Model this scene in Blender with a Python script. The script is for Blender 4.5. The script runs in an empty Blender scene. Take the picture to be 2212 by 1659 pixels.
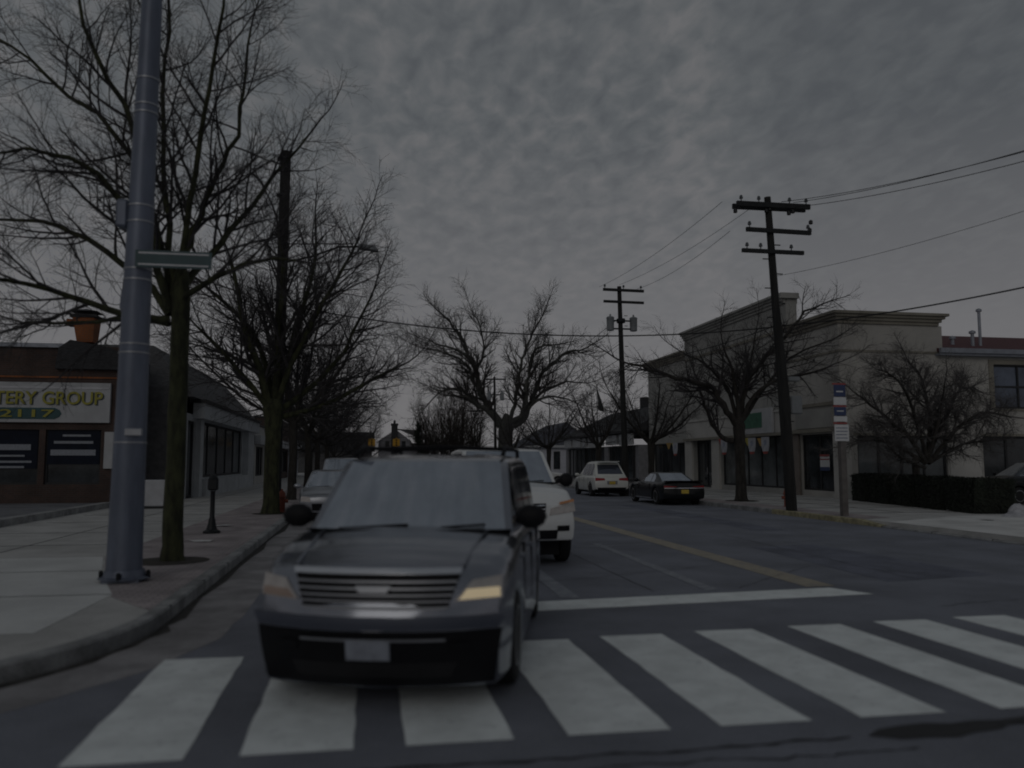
import bpy, math, random
from mathutils import Vector, Matrix
S = bpy.context.scene
R = math.radians

# ------------------------------------------------------------------ camera, sky, sun, exposure
CAM_H = 1.75
YAW, PITCH = R(10.185), R(5.378)          # turned right of the street's own direction (+Y), tilted up
cd = bpy.data.cameras.new('camera'); cam = bpy.data.objects.new('camera', cd); S.collection.objects.link(cam)
cam.location = (0, 0, CAM_H); cam.rotation_euler = (R(90) + PITCH, 0, -YAW)
cd.sensor_width = 36.0; cd.lens = 29.13; cd.clip_start = 0.1; cd.clip_end = 3000
cd.dof.use_dof = True; cd.dof.focus_distance = 48.0; cd.dof.aperture_fstop = 0.75
S.camera = cam
try:
    S.cycles.filter_width = 1.9
    S.cycles.use_denoising = True
    S.cycles.max_bounces = 6
except Exception:
    pass
S.view_settings.view_transform = 'Standard'; S.view_settings.look = 'None'; S.view_settings.gamma = 1.0
S.view_settings.exposure = -2.85
SUN_EL, SUN_ROT = R(24), R(200)

W = bpy.data.worlds.new('World'); S.world = W; W.use_nodes = True
nt = W.node_tree; nt.nodes.clear()
def wn(t, **k):
    n = nt.nodes.new(t)
    for a, b in k.items(): setattr(n, a, b)
    return n
def wl(a, b): nt.links.new(a, b)
out = wn('ShaderNodeOutputWorld'); bg = wn('ShaderNodeBackground'); bg.inputs['Strength'].default_value = 0.1
wl(bg.outputs[0], out.inputs[0])
sky = wn('ShaderNodeTexSky', sky_type='NISHITA'); sky.sun_disc = False
sky.sun_elevation = SUN_EL; sky.sun_rotation = SUN_ROT; sky.altitude = 20; sky.dust_density = 3.0
tc = wn('ShaderNodeTexCoord'); sep = wn('ShaderNodeSeparateXYZ'); wl(tc.outputs['Generated'], sep.inputs[0])
mx = wn('ShaderNodeMath', operation='MAXIMUM'); mx.inputs[1].default_value = 0.0; wl(sep.outputs['Z'], mx.inputs[0])
ad = wn('ShaderNodeMath', operation='ADD'); ad.inputs[1].default_value = 0.16; wl(mx.outputs[0], ad.inputs[0])
dx = wn('ShaderNodeMath', operation='DIVIDE'); wl(sep.outputs['X'], dx.inputs[0]); wl(ad.outputs[0], dx.inputs[1])
dy = wn('ShaderNodeMath', operation='DIVIDE'); wl(sep.outputs['Y'], dy.inputs[0]); wl(ad.outputs[0], dy.inputs[1])
cb = wn('ShaderNodeCombineXYZ'); wl(dx.outputs[0], cb.inputs[0]); wl(dy.outputs[0], cb.inputs[1])
mpc = wn('ShaderNodeMapping'); mpc.inputs['Scale'].default_value = (1.0, .62, 1.0); mpc.inputs['Rotation'].default_value = (0, 0, R(-22)); wl(cb.outputs[0], mpc.inputs[0])
def noise(scale, detail, rough=.5, dist=0., src=None):
    n = wn('ShaderNodeTexNoise'); n.inputs['Scale'].default_value = scale; n.inputs['Detail'].default_value = detail; n.inputs['Roughness'].default_value = rough; n.inputs['Distortion'].default_value = dist
    wl((src or cb).outputs[0], n.inputs['Vector']); return n.outputs[0]
n1 = noise(20., 3, .5, .3, mpc); n2 = noise(1.7, 4); n3 = noise(4.5, 3, .5, .2, mpc)
def madd(a, k, b):
    m = wn('ShaderNodeMath', operation='MULTIPLY_ADD'); wl(a, m.inputs[0])
    for q, sck in ((k, m.inputs[1]), (b, m.inputs[2])):
        if isinstance(q, float): sck.default_value = q
        else: wl(q, sck)
    return m.outputs[0]
def mrange(a, x0, x1, y0, y1):
    m = wn('ShaderNodeMapRange'); m.interpolation_type = 'SMOOTHSTEP'; wl(a, m.inputs[0])
    for q, k in zip((x0, x1, y0, y1), (1, 2, 3, 4)): m.inputs[k].default_value = q
    return m.outputs[0]
# the edge of one cloud bank lies across the street's sky: brighter just behind its edge
edge = madd(dy.outputs[0], -.486, madd(n3, .16, madd(n2, .10, madd(dx.outputs[0], 1.0, 0.0))))
up_ = mrange(edge, -.06, .03, 0., 1.); dn_ = mrange(edge, .03, .30, 1., .15)
bank = madd(up_, dn_, 0.0)
cells = madd(n1, mrange(edge, -.1, .15, 1.25, .7), 0.0)
s_ = madd(bank, madd(n1, .5, .08), madd(cells, 1.25, madd(n2, .6, madd(n3, .42, -.69))))
ramp = wn('ShaderNodeValToRGB'); wl(s_, ramp.inputs[0])
e = ramp.color_ramp.elements
e[0].position = 0.18; e[0].color = (5.9, 6.35, 6.9, 1)
e[1].position = 1.0; e[1].color = (10.6, 10.6, 10.9, 1)
m1 = e.new(0.56); m1.color = (7.7, 8.2, 8.65, 1)
hz = wn('ShaderNodeMapRange'); wl(sep.outputs['Z'], hz.inputs[0])
hz.inputs[1].default_value = 0.10; hz.inputs[2].default_value = 0.38; hz.inputs[3].default_value = 0.9; hz.inputs[4].default_value = 0.0
mixh = wn('ShaderNodeMix', data_type='RGBA'); wl(hz.outputs[0], mixh.inputs[0]); wl(ramp.outputs[0], mixh.inputs[6]); mixh.inputs[7].default_value = (12.4, 12.1, 12.5, 1)
mixs = wn('ShaderNodeMix', data_type='RGBA'); mixs.inputs[0].default_value = 0.93; wl(sky.outputs[0], mixs.inputs[6]); wl(mixh.outputs[2], mixs.inputs[7])
wl(mixs.outputs[2], bg.inputs['Color'])

sd = bpy.data.lights.new('sun', 'SUN'); sd.energy = 1.0; sd.angle = R(30); sd.color = (1, .96, .9)
sun = bpy.data.objects.new('sun', sd); S.collection.objects.link(sun)
_sv = Vector((math.sin(SUN_ROT) * math.cos(SUN_EL), math.cos(SUN_ROT) * math.cos(SUN_EL), math.sin(SUN_EL)))
sun.rotation_euler = _sv.to_track_quat('Z', 'Y').to_euler(); sun.location = (0, -20, 40)

# ------------------------------------------------------------------ survey helper: where a sight line meets the vertical plane at distance Y
_fw = Vector((math.sin(YAW) * math.cos(PITCH), math.cos(YAW) * math.cos(PITCH), math.sin(PITCH)))
_rt = Vector((math.cos(YAW), -math.sin(YAW), 0)); _up = _rt.cross(_fw)
def at(x, y, Y):
    d = _fw + _rt * ((x - 1106) / 1790.) + _up * ((829.5 - y) / 1790.)
    return Vector((0, 0, CAM_H)) + d * (Y / d.y)

# ------------------------------------------------------------------ materials
MATS = {}
def mat(name, col, rough=.7, metal=0., spec=.5, var=.18, vscale=3., bump=0., bscale=40., coat=0., emit=None, estr=0., col2=None, v2=None, detail=5, coords='Object', lo=.38, hi=.62, stretch=None):
    m = bpy.data.materials.new(name); m.use_nodes = True; MATS[name] = m
    t = m.node_tree; b = t.nodes['Principled BSDF']
    b.inputs['Roughness'].default_value = rough; b.inputs['Metallic'].default_value = metal
    b.inputs['Specular IOR Level'].default_value = spec
    if coat: b.inputs['Coat Weight'].default_value = coat; b.inputs['Coat Roughness'].default_value = .06
    c4 = (*col, 1); b.inputs['Base Color'].default_value = c4
    tx = t.nodes.new('ShaderNodeTexCoord'); src = tx.outputs[coords]
    if stretch:
        mp = t.nodes.new('ShaderNodeMapping'); mp.inputs['Scale'].default_value = stretch; t.links.new(src, mp.inputs[0]); src = mp.outputs[0]
    if var or col2:
        n = t.nodes.new('ShaderNodeTexNoise'); n.inputs['Scale'].default_value = vscale; n.inputs['Detail'].default_value = detail; n.inputs['Roughness'].default_value = .62
        t.links.new(src, n.inputs['Vector'])
        r = t.nodes.new('ShaderNodeMapRange'); r.inputs[1].default_value = lo; r.inputs[2].default_value = hi; t.links.new(n.outputs[0], r.inputs[0])
        mix = t.nodes.new('ShaderNodeMix'); mix.data_type = 'RGBA'; t.links.new(r.outputs[0], mix.inputs[0])
        mix.inputs[6].default_value = (*(c * (1 - var) for c in col), 1)
        mix.inputs[7].default_value = (*col2, 1) if col2 else (*(min(1, c * (1 + var)) for c in col), 1)
        o = mix.outputs[2]
        if v2:   # a second, fine speckle
            n2_ = t.nodes.new('ShaderNodeTexNoise'); n2_.inputs['Scale'].default_value = v2[0]; n2_.inputs['Detail'].default_value = 2; t.links.new(src, n2_.inputs['Vector'])
            r2 = t.nodes.new('ShaderNodeMapRange'); r2.inputs[1].default_value = .3; r2.inputs[2].default_value = .7; r2.inputs[3].default_value = 1 - v2[1]; r2.inputs[4].default_value = 1 + v2[1]; t.links.new(n2_.outputs[0], r2.inputs[0])
            mu = t.nodes.new('ShaderNodeMix'); mu.data_type = 'RGBA'; mu.blend_type = 'MULTIPLY'; mu.inputs[0].default_value = 1
            t.links.new(o, mu.inputs[6]); t.links.new(r2.outputs[0], mu.inputs[7]); o = mu.outputs[2]
        t.links.new(o, b.inputs['Base Color'])
    if bump:
        nb = t.nodes.new('ShaderNodeTexNoise'); nb.inputs['Scale'].default_value = bscale; nb.inputs['Detail'].default_value = 4; t.links.new(src, nb.inputs['Vector'])
        bp = t.nodes.new('ShaderNodeBump'); bp.inputs['Strength'].default_value = bump; bp.inputs['Distance'].default_value = .02; t.links.new(nb.outputs[0], bp.inputs['Height']); t.links.new(bp.outputs[0], b.inputs['Normal'])
    if emit: b.inputs['Emission Color'].default_value = (*emit, 1); b.inputs['Emission Strength'].default_value = estr
    return m
def brick(name, c1, c2, mortar, scale=1., bw=.22, bh=.075, plane='XZ'):
    m = bpy.data.materials.new(name); m.use_nodes = True; MATS[name] = m
    t = m.node_tree; b = t.nodes['Principled BSDF']; b.inputs['Roughness'].default_value = .85
    tx = t.nodes.new('ShaderNodeTexCoord'); sp = t.nodes.new('ShaderNodeSeparateXYZ'); t.links.new(tx.outputs['Object'], sp.inputs[0])
    c = t.nodes.new('ShaderNodeCombineXYZ')
    if plane == 'XZ':
        a = t.nodes.new('ShaderNodeMath'); a.operation = 'ADD'; t.links.new(sp.outputs[0], a.inputs[0]); t.links.new(sp.outputs[1], a.inputs[1])
        t.links.new(a.outputs[0], c.inputs[0]); t.links.new(sp.outputs[2], c.inputs[1])
    else:
        t.links.new(sp.outputs[0], c.inputs[0]); t.links.new(sp.outputs[1], c.inputs[1])
    bt = t.nodes.new('ShaderNodeTexBrick'); bt.inputs['Scale'].default_value = scale
    bt.inputs['Brick Width'].default_value = bw; bt.inputs['Row Height'].default_value = bh; bt.inputs['Mortar Size'].default_value = .008
    bt.inputs['Color1'].default_value = (*c1, 1); bt.inputs['Color2'].default_value = (*c2, 1); bt.inputs['Mortar'].default_value = (*mortar, 1)
    t.links.new(c.outputs[0], bt.inputs['Vector'])
    n = t.nodes.new('ShaderNodeTexNoise'); n.inputs['Scale'].default_value = 1.3; n.inputs['Detail'].default_value = 5; t.links.new(tx.outputs['Object'], n.inputs['Vector'])
    r = t.nodes.new('ShaderNodeMapRange'); r.inputs[1].default_value = .3; r.inputs[2].default_value = .7; r.inputs[3].default_value = .65; r.inputs[4].default_value = 1.2; t.links.new(n.outputs[0], r.inputs[0])
    mu = t.nodes.new('ShaderNodeMix'); mu.data_type = 'RGBA'; mu.blend_type = 'MULTIPLY'; mu.inputs[0].default_value = 1
    t.links.new(bt.outputs['Color'], mu.inputs[6]); t.links.new(r.outputs[0], mu.inputs[7]); t.links.new(mu.outputs[2], b.inputs['Base Color'])
    bp = t.nodes.new('ShaderNodeBump'); bp.inputs['Strength'].default_value = .35; bp.inputs['Distance'].default_value = .01; bp.invert = True
    t.links.new(bt.outputs['Fac'], bp.inputs['Height']); t.links.new(bp.outputs[0], b.inputs['Normal'])
    return m
def worn(name, paint, under, lo, hi, scale=7.):
    """road paint worn through to the asphalt in irregular flecks"""
    m = mat(name, paint, .75, var=.1, vscale=2.5); t = m.node_tree; b = t.nodes['Principled BSDF']
    prev = b.inputs['Base Color'].links[0].from_socket
    tx = t.nodes.new('ShaderNodeTexCoord'); n = t.nodes.new('ShaderNodeTexNoise'); n.inputs['Scale'].default_value = scale; n.inputs['Detail'].default_value = 9; n.inputs['Roughness'].default_value = .75
    t.links.new(tx.outputs['Object'], n.inputs['Vector'])
    r = t.nodes.new('ShaderNodeMapRange'); r.inputs[1].default_value = lo; r.inputs[2].default_value = hi; t.links.new(n.outputs[0], r.inputs[0])
    mix = t.nodes.new('ShaderNodeMix'); mix.data_type = 'RGBA'; t.links.new(r.outputs[0], mix.inputs[0]); mix.inputs[6].default_value = (*under, 1)
    t.links.new(prev, mix.inputs[7]); t.links.new(mix.outputs[2], b.inputs['Base Color'])
    return m
ASPH = (.19, .202, .24)
mat('asphalt', ASPH, .82, var=.2, vscale=.5, v2=(90, .42), bump=.5, bscale=160, coords='Object', detail=7)
mat('asphalt_dark', (.145, .156, .20), .85, var=.22, vscale=1.2, v2=(90, .4), bump=.5, bscale=150)
mat('gutter_concrete', (.27, .262, .27), .88, var=.25, vscale=1.4, v2=(70, .25), bump=.2)
mat('gutter_dirt', (.05, .047, .045), .95, var=.4, vscale=6, v2=(60, .4))
mat('lot_asphalt', (.17, .175, .19), .9, var=.2, vscale=.7, v2=(60, .3))
mat('earth', (.09, .085, .07), .95, var=.3, vscale=.3)
mat('concrete', (.46, .458, .45), .85, var=.14, vscale=1.1, v2=(70, .12), bump=.15)
mat('pale_concrete', (.63, .64, .635), .85, var=.1, vscale=.9, v2=(60, .1), bump=.12)
mat('driveway', (.62, .62, .61), .85, var=.14, vscale=.8, v2=(60, .12))
mat('kerb_stone', (.27, .275, .28), .85, var=.3, vscale=2.2, v2=(50, .2), bump=.2)
brick('brick_paving', (.36, .315, .325), (.44, .385, .39), (.2, .19, .19), bw=.2, bh=.1, plane='XY')
worn('white_paint', (.80, .84, .84), (.45, .47, .49), .30, .44)
worn('old_white_paint', (.30, .32, .35), ASPH, .42, .6)
worn('yellow_paint', (.36, .32, .25), ASPH, .33, .5)
mat('kerb_yellow', (.33, .30, .19), .8, var=.3, vscale=5)
mat('iron', (.02, .021, .024), .5, metal=.6, var=.3, vscale=15, bump=.4, bscale=60)
mat('tar', (.008, .008, .010), .6, var=.3, vscale=9)
mat('crack', (.02, .02, .022), .9, var=.2)
# vehicles
mat('paint_graphite', (.26, .275, .315), .2, metal=.85, var=.04, coat=.6)
mat('bumper_paint', (.07, .08, .11), .45, metal=.3, var=.05, coat=.2)
mat('paint_white', (.74, .755, .76), .35, var=.03, coat=.5)
mat('paint_pearl', (.70, .71, .68), .35, var=.03, coat=.5)
mat('paint_silver', (.42, .44, .48), .33, metal=.7, var=.04, coat=.5)
mat('paint_black', (.006, .007, .009), .3, var=.05, spec=.3, coat=.25)
mat('black_plastic', (.006, .006, .008), .6, spec=.25, var=.15)
mat('car_glass', (.42, .46, .52), .03, metal=.75, var=.05)
mat('car_glass_dark', (.10, .11, .14), .07, metal=.6, var=.05)
mat('chrome', (.75, .76, .8), .15, metal=1., var=.03)
mat('tyre', (.012, .012, .013), .85, var=.2)
mat('alloy', (.4, .41, .43), .35, metal=.9, var=.05)
mat('lens_clear', (.5, .47, .45), .12, metal=.35, var=.1, vscale=12)
mat('lens_lit', (.7, .6, .45), .25, var=.05, emit=(1., .80, .48), estr=1.5)
mat('lens_amber', (.6, .27, .12), .3, var=.1)
mat('lens_pale', (.40, .30, .25), .3, var=.1)
mat('lens_red', (.30, .02, .025), .25, var=.1)
mat('plate_white', (.27, .29, .34), .6, var=.15, vscale=14)
mat('plate_yellow', (.55, .40, .06), .6, var=.15, vscale=14)
# street
mat('pole_steel', (.135, .155, .205), .45, metal=.35, var=.14, vscale=4, stretch=(1, 1, .25))
mat('steel_band', (.34, .35, .38), .4, metal=.6, var=.1)
mat('sign_green', (.035, .075, .085), .5, var=.1)
mat('wood_pole', (.020, .020, .020), .9, var=.3, vscale=6, stretch=(1, 1, .12), bump=.4)
mat('wood_dark', (.018, .02, .022), .85, var=.2, vscale=5)
mat('insulator', (.10, .11, .12), .35, var=.1)
mat('transformer_grey', (.21, .225, .24), .5, var=.1)
mat('cable', (.012, .012, .014), .7, var=.1)
mat('bark', (.033, .030, .027), .95, var=.4, vscale=9, stretch=(1, 1, .3), bump=.6, bscale=25)
mat('mossy_bark', (.030, .032, .018), .95, var=.45, vscale=7, stretch=(1, 1, .35), col2=(.055, .06, .028), bump=.6, bscale=25)
mat('pale_bark', (.07, .072, .066), .95, var=.35, vscale=6, stretch=(1, 1, .4), bump=.5, bscale=20)
mat('twig', (.045, .042, .044), .95, var=.3, vscale=5)
mat('twig_pale', (.085, .08, .08), .95, var=.3, vscale=5)
mat('twig_grey', (.05, .047, .046), .95, var=.3, vscale=5)
mat('twig_brown', (.055, .047, .043), .95, var=.3, vscale=5)
mat('needles', (.018, .024, .018), .9, var=.35, vscale=2)
mat('hedge_leaf', (.012, .016, .010), .8, var=.45, vscale=4)
mat('soil', (.04, .035, .03), .95, var=.3, vscale=8)
mat('hydrant_red', (.27, .07, .04), .5, var=.15)
mat('black_metal', (.012, .014, .017), .45, metal=.4, var=.15)
mat('white_box', (.44, .45, .48), .6, var=.08)
mat('post_brown', (.13, .12, .115), .8, var=.2, vscale=4)
mat('sign_blue', (.035, .055, .14), .5, var=.1)
mat('sign_red', (.32, .06, .06), .5, var=.1)
mat('sign_white', (.62, .63, .65), .55, var=.06)
mat('flag_cloth', (.42, .43, .47), .75, var=.12, vscale=3)
mat('flag_emblem', (.30, .33, .42), .7, var=.25, vscale=6)
mat('signal_yellow', (.62, .34, .03), .5, var=.1)
mat('snow', (.45, .45, .48), .7, var=.15, vscale=6, bump=.5, bscale=12)
mat('litter', (.6, .6, .6), .7, var=.1)
# buildings
brick('red_brick', (.066, .042, .036), (.088, .05, .04), (.085, .075, .07))
brick('chimney_brick', (.27, .085, .025), (.34, .11, .035), (.16, .1, .07))
mat('shingle_dark', (.04, .041, .045), .9, var=.3, vscale=6, stretch=(1, 1, 4))
mat('shingle_grey', (.085, .085, .09), .9, var=.25, vscale=5, stretch=(1, 1, 4))
mat('shingle_blue', (.11, .115, .14), .9, var=.2, vscale=5, stretch=(1, 1, 4))
mat('roof_red', (.095, .035, .04), .85, var=.25, vscale=5, stretch=(1, 1, 5))
mat('flashing', (.30, .32, .37), .5, metal=.3, var=.1)
mat('stucco', (.43, .418, .395), .9, var=.10, vscale=.6, v2=(30, .07), bump=.15)
mat('stucco_band', (.25, .235, .20), .9, var=.12, vscale=.8)
mat('stucco_light', (.5, .49, .47), .9, var=.08, vscale=.8)
mat('stucco_grey', (.34, .338, .325), .9, var=.12, vscale=.7)
mat('pier_brown', (.19, .165, .15), .9, var=.12, vscale=2)
mat('shop_white', (.46, .47, .49), .7, var=.08, vscale=1.5)
mat('awning_white', (.50, .52, .54), .75, var=.1, vscale=1.2)
mat('siding_white', (.55, .56, .62), .75, var=.06)
mat('siding_dark', (.09, .09, .095), .8, var=.2)
mat('siding_grey', (.24, .24, .26), .8, var=.12)
mat('window_glass', (.035, .04, .045), .06, spec=.6, var=.35, vscale=1.2)
mat('window_glass_blue', (.10, .12, .16), .06, metal=.35, var=.25, vscale=.8)
mat('window_glass_pale', (.10, .11, .115), .1, spec=.6, var=.3, vscale=.9)
mat('dark_frame', (.02, .021, .024), .6, var=.15)
mat('opening_dark', (.01, .01, .012), .9, var=.2)
mat('poster_dark', (.010, .014, .026), .7, spec=.2, var=.15)
mat('poster_line', (.26, .28, .32), .6, var=.12, vscale=20)
mat('letter_yellow', (.34, .31, .045), .6, var=.1, vscale=8)
mat('letter_dark', (.05, .07, .09), .6, var=.1)
mat('panel_teal', (.03, .085, .095), .6, var=.1)
mat('panel_green', (.05, .15, .10), .6, var=.25, vscale=4)
mat('flag_yellow', (.42, .36, .09), .7, var=.1)
mat('flag_red', (.33, .07, .06), .7, var=.1)
mat('flag_orange', (.42, .26, .08), .7, var=.1)

# ------------------------------------------------------------------ mesh helpers
class MB:
    def __init__(s): s.v = []; s.f = []; s.mi = []; s.cur = 0
    def m(s, i): s.cur = i; return s
    def add(s, vs, fs):
        o = len(s.v); s.v.extend(vs)
        for f in fs: s.f.append(tuple(i + o for i in f)); s.mi.append(s.cur)
        return s
    def box(s, x0, x1, y0, y1, z0, z1):
        return s.add([(x0,y0,z0),(x1,y0,z0),(x1,y1,z0),(x0,y1,z0),(x0,y0,z1),(x1,y0,z1),(x1,y1,z1),(x0,y1,z1)],
                     [(0,3,2,1),(4,5,6,7),(0,1,5,4),(1,2,6,5),(2,3,7,6),(3,0,4,7)])
    def bevbox(s, x0, x1, y0, y1, z0, z1, b=.03):
        """a box with chamfered edges all round"""
        pr = [((x0+b,y0+b,z0),(x1-b,y0+b,z0),(x1-b,y1-b,z0),(x0+b,y1-b,z0))]
        def ring(z, k): return [(x0+b,y0+k,z),(x1-b,y0+k,z),(x1-k,y0+b,z),(x1-k,y1-b,z),(x1-b,y1-k,z),(x0+b,y1-k,z),(x0+k,y1-b,z),(x0+k,y0+b,z)]
        rs = [ring(z0, b*.99), ring(z0+b, 0), ring(z1-b, 0), ring(z1, b*.99)]
        o = []; fs = []
        for r in rs: o += r
        for a in range(3):
            for i in range(8): j = (i+1) % 8; fs.append((a*8+i, a*8+j, a*8+8+j, a*8+8+i))
        fs.append(tuple(range(7, -1, -1))); fs.append(tuple(range(24, 32)))
        return s.add(o, fs)
    def prism(s, poly, z0, z1):
        n = len(poly)
        return s.add([(x, y, z0) for x, y in poly] + [(x, y, z1) for x, y in poly],
                     [tuple(range(n-1, -1, -1)), tuple(range(n, 2*n))] + [(i, (i+1) % n, n+(i+1) % n, n+i) for i in range(n)])
    def prism_y(s, poly, y0, y1):
        n = len(poly)
        return s.add([(x, y0, z) for x, z in poly] + [(x, y1, z) for x, z in poly],
                     [tuple(range(n)), tuple(range(2*n-1, n-1, -1))] + [(i, n+i, n+(i+1) % n, (i+1) % n) for i in range(n)])
    def prism_x(s, poly, x0, x1):
        n = len(poly)
        return s.add([(x0, y, z) for y, z in poly] + [(x1, y, z) for y, z in poly],
                     [tuple(range(n-1, -1, -1)), tuple(range(n, 2*n))] + [(i, (i+1) % n, n+(i+1) % n, n+i) for i in range(n)])
    def sheet(s, pts): return s.add(list(pts), [tuple(range(len(pts)))])
    def tube(s, pts, rad, n=6, cap=True):
        P = [Vector(p) for p in pts]; k = len(P)
        if not hasattr(rad, '__len__'): rad = [rad]*k
        vs = []; u = None
        for i in range(k):
            d = (P[min(i+1, k-1)] - P[max(i-1, 0)]).normalized()
            if u is None:
                u = d.cross(Vector((0, 0, 1)) if abs(d.z) < .9 else Vector((1, 0, 0))).normalized()
            else:
                u = (u - d*u.dot(d))
                u = u.normalized() if u.length > 1e-6 else d.orthogonal().normalized()
            w = d.cross(u); r = rad[i]
            for a in range(n):
                t = 2*math.pi*a/n; q = P[i] + (u*math.cos(t) + w*math.sin(t))*r
                vs.append((q.x, q.y, q.z))
        fs = [(i*n+a, i*n+(a+1) % n, (i+1)*n+(a+1) % n, (i+1)*n+a) for i in range(k-1) for a in range(n)]
        if cap: fs.append(tuple(range(n-1, -1, -1))); fs.append(tuple((k-1)*n+a for a in range(n)))
        return s.add(vs, fs)
    def lathe(s, prof, n=20, c=(0, 0, 0), axis='z'):
        vs = []
        for r, h in prof:
            for a in range(n):
                t = 2*math.pi*a/n; x, y = r*math.cos(t), r*math.sin(t)
                p = (x, y, h) if axis == 'z' else ((x, h, y) if axis == 'y' else (h, x, y))
                vs.append((p[0]+c[0], p[1]+c[1], p[2]+c[2]))
        k = len(prof)
        fs = [(i*n+a, i*n+(a+1) % n, (i+1)*n+(a+1) % n, (i+1)*n+a) for i in range(k-1) for a in range(n)]
        fs.append(tuple(range(n-1, -1, -1))); fs.append(tuple((k-1)*n+a for a in range(n)))
        return s.add(vs, fs)
    def build(s, name, mats, parent=None, smooth=False, world=False, bevel=0.):
        me = bpy.data.meshes.new(name); me.from_pydata(s.v, [], s.f)
        for m in ([mats] if isinstance(mats, str) else mats): me.materials.append(MATS[m])
        if max(s.mi, default=0): me.polygons.foreach_set('material_index', s.mi)
        if smooth:
            me.polygons.foreach_set('use_smooth', [True]*len(me.polygons))
            if smooth != 'all':
                try: me.set_sharp_from_angle(angle=R(38))
                except Exception: pass
        me.update()
        o = bpy.data.objects.new(name, me); S.collection.objects.link(o)
        if parent is not None:
            o.parent = parent
            if world: o.location = -parent.location
        if bevel:
            bv = o.modifiers.new('bevel', 'BEVEL'); bv.width = bevel; bv.segments = 2; bv.limit_method = 'ANGLE'
        return o
def tag(o, label=None, cat=None, group=None, kind=None):
    if label: o['label'] = label
    if cat: o['category'] = cat
    if group: o['group'] = group
    if kind: o['kind'] = kind
    return o
def thing(name, label, cat, loc=(0, 0, 0), rz=0., group=None):
    o = bpy.data.objects.new(name, None); S.collection.objects.link(o); o.empty_display_size = .2
    o.location = loc; o.rotation_euler = (0, 0, rz)
    return tag(o, label, cat, group)
def copy_tree(o, parent=None):
    c = o.copy(); S.collection.objects.link(c); c.parent = parent
    for ch in list(o.children): copy_tree(ch, c)
    return c
def struct(name, mb, m, smooth=False): return tag(mb.build(name, m, smooth=smooth), kind='structure')
def text_mb(txt, size, depth, bold=.0):
    cu = bpy.data.curves.new('txt', 'FONT'); cu.body = txt; cu.size = size; cu.extrude = depth; cu.offset = bold; cu.resolution_u = 4
    o = bpy.data.objects.new('txt', cu); S.collection.objects.link(o)
    dg = bpy.context.evaluated_depsgraph_get(); me = bpy.data.meshes.new_from_object(o.evaluated_get(dg))
    vs = [tuple(v.co) for v in me.vertices]; fs = [tuple(p.vertices) for p in me.polygons]
    bpy.data.objects.remove(o); bpy.data.meshes.remove(me); bpy.data.curves.remove(cu)
    return vs, fs
def lerp_list(tab, x):
    if x <= tab[0][0]: return tab[0][1]
    for (a, b), (c, d) in zip(tab, tab[1:]):
        if x <= c:
            t = (x - a)/(c - a); t = t*t*(3 - 2*t)*.6 + t*.4
            return b + (d - b)*t
    return tab[-1][1]

# ------------------------------------------------------------------ the ground
def arc(cx, cy, r, a0, a1, n=12): return [(cx + r*math.cos(R(a0 + (a1-a0)*i/n)), cy + r*math.sin(R(a0 + (a1-a0)*i/n))) for i in range(n+1)]
KL, KR = -2.08, 13.75                      # the two kerb lines
LC = (-6.03, 9.6, 3.95)                    # left corner: centre and radius of its kerb
RC = (17.6, 9.8, 3.85)
struct('ground', MB().sheet([(-900, -300, -.05), (900, -300, -.05), (900, 1500, -.05), (-900, 1500, -.05)]), 'earth')
rd = MB()
rd.sheet([(-60, -30, 0), (60, -30, 0), (60, 16, 0), (-60, 16, 0)]); rd.sheet([(-6, 16, 0), (18, 16, 0), (18, 240, 0), (-6, 240, 0)])
struct('road', rd, 'asphalt')
lp = [(KL-.16, 130), (KL-.16, 9.6)] + arc(LC[0], LC[1], LC[2]-.16, 0, -90)[1:] + [(-45, 5.81), (-45, 130)]
pv = MB(); pv.prism(lp[::-1], -.02, .15); struct('pavement_left', pv, 'concrete')
rp = [(KR+.16, 130), (45, 130), (45, 6.11), (RC[0], 6.11)] + arc(RC[0], RC[1], RC[2]-.16, -90, -180) [1:]
pv = MB(); pv.prism(rp[::-1], -.02, .148); struct('pavement_right', pv, 'concrete')
def kerb_strip(name, line, w, h, m):
    mb = MB(); n = len(line); vs = []
    for i, (x, y) in enumerate(line):
        a = line[max(i-1, 0)]; b = line[min(i+1, n-1)]; d = Vector((b[0]-a[0], b[1]-a[1])).normalized(); nx, ny = -d.y, d.x
        vs += [(x, y, -.02), (x, y, h[i]-.02), (x+nx*.02, y+ny*.02, h[i]), (x+nx*w, y+ny*w, h[i]), (x+nx*w, y+ny*w, -.02)]
    fs = [(i*5+k, i*5+5+k, i*5+6+k, i*5+1+k) for i in range(n-1) for k in range(4)]
    fs += [(0, 1, 2, 3, 4), tuple((n-1)*5+k for k in (4, 3, 2, 1, 0))]
    return struct(name, mb.add(vs, fs), m)
kl = [(-45, 5.65)] + arc(LC[0], LC[1], LC[2], -90, 0) + [(KL, 16), (KL, 40), (KL, 130)]
kerb_strip('kerb_left', kl, .157, [.155]*len(kl), 'kerb_stone')
kr = [(KR, 130), (KR, 60), (KR, 26.5)]
kerb_strip('kerb_right', kr, .157, [.155]*3, 'kerb_stone')
kerb_strip('painted_kerb', [(KR, 26.49), (KR, 23), (KR, 21.4), (KR, 20.4)], .157, [.155, .155, .15, .05], 'kerb_yellow')
k2 = [(KR, 20.39), (KR, 15), (KR, 12.5), (KR, 9.8)] + arc(RC[0], RC[1], RC[2], 180, 270)[1:] + [(45, 5.95)]
kerb_strip('lowered_kerb', k2, .157, [.045, .04, .09] + [.15]*(len(k2)-3), 'kerb_stone')
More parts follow.
